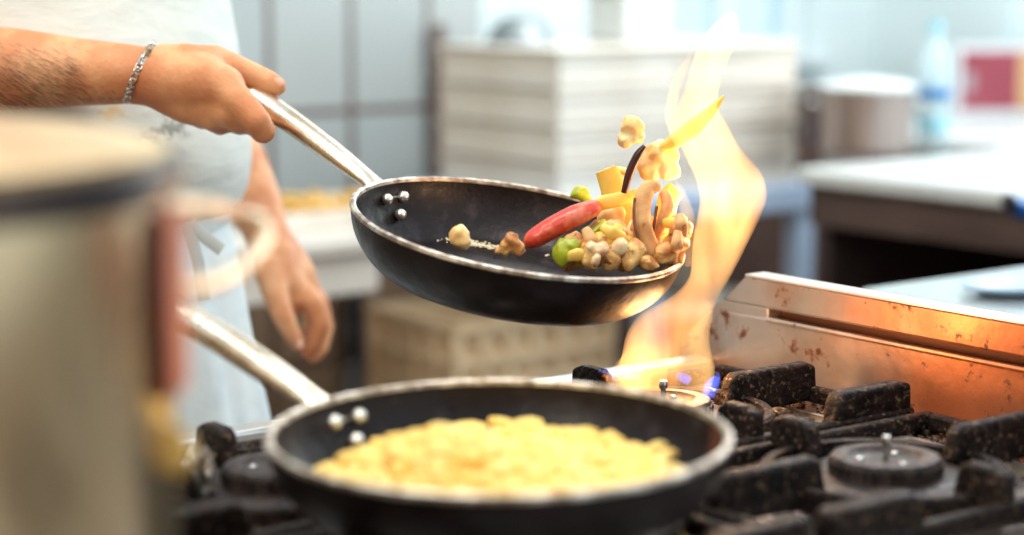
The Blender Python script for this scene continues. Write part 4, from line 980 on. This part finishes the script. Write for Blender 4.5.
# hair cap
k = MB(); k.ball(BP(.0, 0, 1.70), (.098, .082, .11), Mt, 3, .1, 6); 
hv = [(i, v) for i, v in enumerate(k.v)]
hcap = k.build('hair', M['hair'], ck); bm = bmesh.new(); bm.from_mesh(hcap.data)
inv = world_of(hcap)
bmesh.ops.delete(bm, geom=[v for v in bm.verts if (inv @ v.co).z < 1.69 and ((inv @ v.co) - c0).dot(fd_) > -.01], context='VERTS'); bm.to_mesh(hcap.data); bm.free()
for s_ in (-1, 1):
    k = MB(); k.ball(BP(.103, s_ * .032, 1.685), (.008, .014, .007), Mt, 2); k.build('eye', M['plastic_white'], ck)
k = MB(); k.ball(BP(.098, 0, 1.617), (.008, .024, .006), Mt, 2); k.build('mouth', mat('lips', (176, 96, 84), .4), ck)

# shirt: loft of oval rings bulging at the belly, short sleeves fused in
def ring_loft(mb, rows, seg=72, cap=True):
    vs = []; fs = []
    for (z, a, b, f, fold) in rows:
        for j in range(seg):
            t = 2 * PI * j / seg; w_ = 1 + fold * math.sin(t * 9 + z * 7) + fold * .6 * math.sin(t * 17 + 1.3 + z * 11)
            vs.append(BP(f + a * w_ * math.cos(t), b * w_ * math.sin(t), z))
    n = len(rows)
    for i in range(n - 1):
        for j in range(seg):
            l = (j + 1) % seg; fs.append((i * seg + j, i * seg + l, (i + 1) * seg + l, (i + 1) * seg + j))
    if cap: fs += [tuple(range(seg))[::-1], tuple((n - 1) * seg + j for j in range(seg))]
    return mb.add(vs, fs)
def silh(py, d=1.93): return W(0, py, d).z
shm = MB()
rows = [(1.000, .150, .165, .002, .006), (1.012, .162, .178, .006, .008), (1.03, .168, .184, .010, .008), (1.06, .172, .187, .013, .006), (1.09, .172, .187, .011, .004), (1.13, .168, .187, .008, .004), (1.18, .163, .186, .004, .006), (1.23, .154, .186, 0, .006), (1.29, .146, .188, -.002, .004), (1.36, .135, .19, -.006, 0), (1.42, .11, .18, -.01, 0), (1.47, .08, .13, -.015, 0), (1.50, .065, .08, -.015, 0)]
ring_loft(shm, rows)
shm.chain([sh, sh.lerp(el, .35), sh.lerp(el, .55)], [.078, .075, .072], 28); shm.chain([sl, sl.lerp(W(206, 118, 2.27), .35), sl.lerp(W(206, 118, 2.27), .5)], [.07, .066, .062], 28)
fused(shm, 'shirt', M['shirt'], .006, 5, parent=ck)
# trousers and shoes (behind the stove)
tm = MB()
for s_ in (-1, 1): tm.chain([BP(0, s_ * .07, .92), BP(.02, s_ * .085, .50), BP(-.01, s_ * .10, .10)], [.088, .070, .058])
tm.ball(BP(-.005, 0, .93), (.105, .125, .08), Mt, 3)
fused(tm, 'trousers', M['trousers'], .012, 2, parent=ck)
for s_ in (-1, 1):
    tm = MB(); tm.chain([BP(-.03, s_ * .10, .052), BP(.12, s_ * .11, .042)], [.050, .040]); tm.build('shoe', M['black_rubber'], ck)
# apron: open skirt of cloth with folds, waistband and knot
def skirt():
    k = MB(); seg = 160; rows = 30; vs = []; fs = []
    for i in range(rows + 1):
        q = i / rows; z = 1.012 - .52 * q
        for off in (0,):
            for j in range(seg + 1):
                t = R(-172) + R(344) * j / seg
                a = .152 + .075 * q ** .8; b = .168 + .065 * q; f = .004 + .012 * q
                w_ = 1 + (.010 + .022 * q) * math.sin(t * 11 + 2 * q) + (.004 + .010 * q) * math.sin(t * 23 + 1.1) + .006 * math.sin(t * 5 + z * 30)
                vs.append(BP(f + a * w_ * math.cos(t), b * w_ * math.sin(t), z))
    for i in range(rows):
        for j in range(seg): m_ = seg + 1; fs.append((i * m_ + j, i * m_ + j + 1, (i + 1) * m_ + j + 1, (i + 1) * m_ + j))
    k.add(vs, fs); o = k.build('apron', M['apron'], ck, smooth=80)
    s = o.modifiers.new('thick', 'SOLIDIFY'); s.thickness = .0025
    return o
ap = skirt()
k = MB(); pts = []
for j in range(80): t = 2 * PI * j / 80; pts.append(BP(.004 + .156 * math.cos(t), .172 * math.sin(t), 1.004 + .002 * math.sin(t * 7)))
k.tube(pts, (.003, .011) if False else [(.003, .011)] * 80, 10, up=(0, 0, 1), closed=True); k.build('waistband', M['apron'], ap)
for i, (p_a, p_b, p_c) in enumerate((((186, 222), (198, 262), (204, 300)), ((188, 222), (208, 240), (222, 250)))):
    a_, b_, c_ = [W(x, y, 1.83) for x, y in (p_a, p_b, p_c)]
    k = MB(); k.tube([a_, a_.lerp(b_, .5), b_, b_.lerp(c_, .5), c_], [(.006, .0015)] * 5, 8, up=CAM); k.build('apron_string', M['apron'], ap)
# forearm hair
k = MB()
for i in range(1300):
    px = random.uniform(-60, 120); t = random.betavariate(2.6, 1.3)
    top, bot = 28 + px * .13, 112 - px * .10
    if px < 0: top, bot = 28, 112
    py = top + 3 + (bot - top - 6) * t; r_ = (bot - top) / 2; h_ = (py - (top + bot) / 2) / r_
    d = (1.80 - .005 * max(0, px + 40) / 60 if px < 20 else 1.795 - .005 * (px - 20) / 60 if px < 80 else 1.79 - .010 * (px - 80) / 48) - .0012 - pxm(r_, 1.8) * math.sqrt(max(0, 1 - h_ * h_))
    p0 = W(px, py, d + .001); L_ = random.uniform(5, 12)
    g_ = random.uniform(.35, .9); p1 = W(px + L_ * .6, py + L_ * .5 * g_, d - .0012); p2 = W(px + L_ * 1.2, py + L_ * 1.1 * g_, d - .0010)
    k.tube([p0, p1, p2], [.0001, .00009, .00004], 3, cap=False)
ah = k.build('arm_hair', M['hair'], bd, smooth=0); ah['kind'] = 'stuff'

# bracelet: oval chain of links around the wrist
bc = W(141, 73, 1.775); n = 34; k = MB()
ax = (W(155, 76, 1.775) - W(127, 70, 1.775)).normalized()
e1 = (W(154, 43, 1.775) - W(128, 101, 1.775)); ra = e1.length / 2 ; e1.normalize(); e2 = V((0, 1, 0)); e2 = (e2 - e1 * e2.dot(e1)).normalized()
nn = e1.cross(e2)
for i in range(n):
    t = 2 * PI * i / n; p = bc + e1 * ra * math.cos(t) + e2 * (ra * .98) * math.sin(t); tg = (-e1 * math.sin(t) + e2 * math.cos(t)).normalized(); rd = (e1 * math.cos(t) + e2 * math.sin(t))
    side = nn if i % 2 else (nn + rd * .9).normalized(); lp_ = []
    for j in range(12):
        q = 2 * PI * j / 12; lp_.append(p + tg * .0042 * math.cos(q) + side * .0027 * math.sin(q))
    k.tube(lp_, .0009, 6, closed=True)
br = thing('bracelet', 'silver chain bracelet around the wrist of the hand on the pan handle', 'bracelet', bc)
k.build('chain', M['silver'], br)
k = MB(); p = bc + e1 * ra * .62 - e2 * ra * .80; k.tube([p - nn * .001 + e1 * .008 - e2*.000, p - e1 * .000, p - e1 * .008 - e2 * .003], [(.0032, .001)] * 3, 8, up=CAM); k.build('clasp', M['silver'], br)

bpy.data.objects.remove(kb)

# ------------------------------------------------------------------ light
w = bpy.data.worlds.new('daylight'); C.world = w; w.use_nodes = True
bg = w.node_tree.nodes['Background']; bg.inputs[0].default_value = (.80, .93, 1.0, 1); bg.inputs[1].default_value = 1.0
def area(name, loc, target, size, power, col, sy=None):
    l = bpy.data.lights.new(name, 'AREA'); l.energy = power; l.color = col; l.size = size
    if sy: l.shape = 'RECTANGLE'; l.size_y = sy
    o = bpy.data.objects.new(name, l); COL.objects.link(o); o.location = loc
    o.rotation_euler = (V(target) - V(loc)).to_track_quat('-Z', 'Y').to_euler(); return o
area('window_daylight', S(1.0, 2.6, 1.75), S(.6, -.6, 1.0), 1.4, 22, (.86, .95, 1), 1.0)
area('unseen_overhead', S(.4, -.3, 2.55), S(.4, -.3, 0), 1.3, 17, (1, .90, .78), .5)
area('unseen_overhead', S(1.5, 2.0, 2.6), S(1.5, 2.0, 0), 1.4, 26, (1, .97, .93), .6)  # unseen lamp added to brighten the right wall and counters
area('unseen_overhead', S(-.3, -2.1, 2.4), S(-.3, -2.3, 0), 1.2, 30, (1, .88, .72), .6)  # unseen lamp added to put warm light on the stockpot side
def pl(name, loc, e, col, r=.03):
    l = bpy.data.lights.new(name, 'POINT'); l.energy = e; l.color = col; l.shadow_soft_size = r
    o = bpy.data.objects.new(name, l); COL.objects.link(o); o.location = loc; return o
pl('flame_light', W(725, 215, 1.62), 1.0, (1, .6, .32)); pl('flame_light', W(680, 345, 1.60), .8, (1, .55, .25))

# ------------------------------------------------------------------ camera
cd = bpy.data.cameras.new('camera'); co = bpy.data.objects.new('camera', cd); COL.objects.link(co)
cd.sensor_width = 36; cd.lens = 36 * FPX / 1024; co.location = (0, 0, CAMZ); co.rotation_euler = (PI / 2 - PITCH, 0, 0)
cd.dof.use_dof = True; cd.dof.focus_distance = 1.64; cd.dof.aperture_fstop = 2.6; cd.clip_start = .05
C.camera = co
C.view_settings.view_transform = 'Standard'; C.view_settings.look = 'None'; C.view_settings.gamma = 1; C.view_settings.use_curve_mapping = False
C.view_settings.exposure = .30
C.cycles.max_bounces = 8; C.cycles.volume_bounces = 0; C.cycles.volume_step_rate = 1.0; C.cycles.volume_max_steps = 64
C.cycles.use_denoising = True
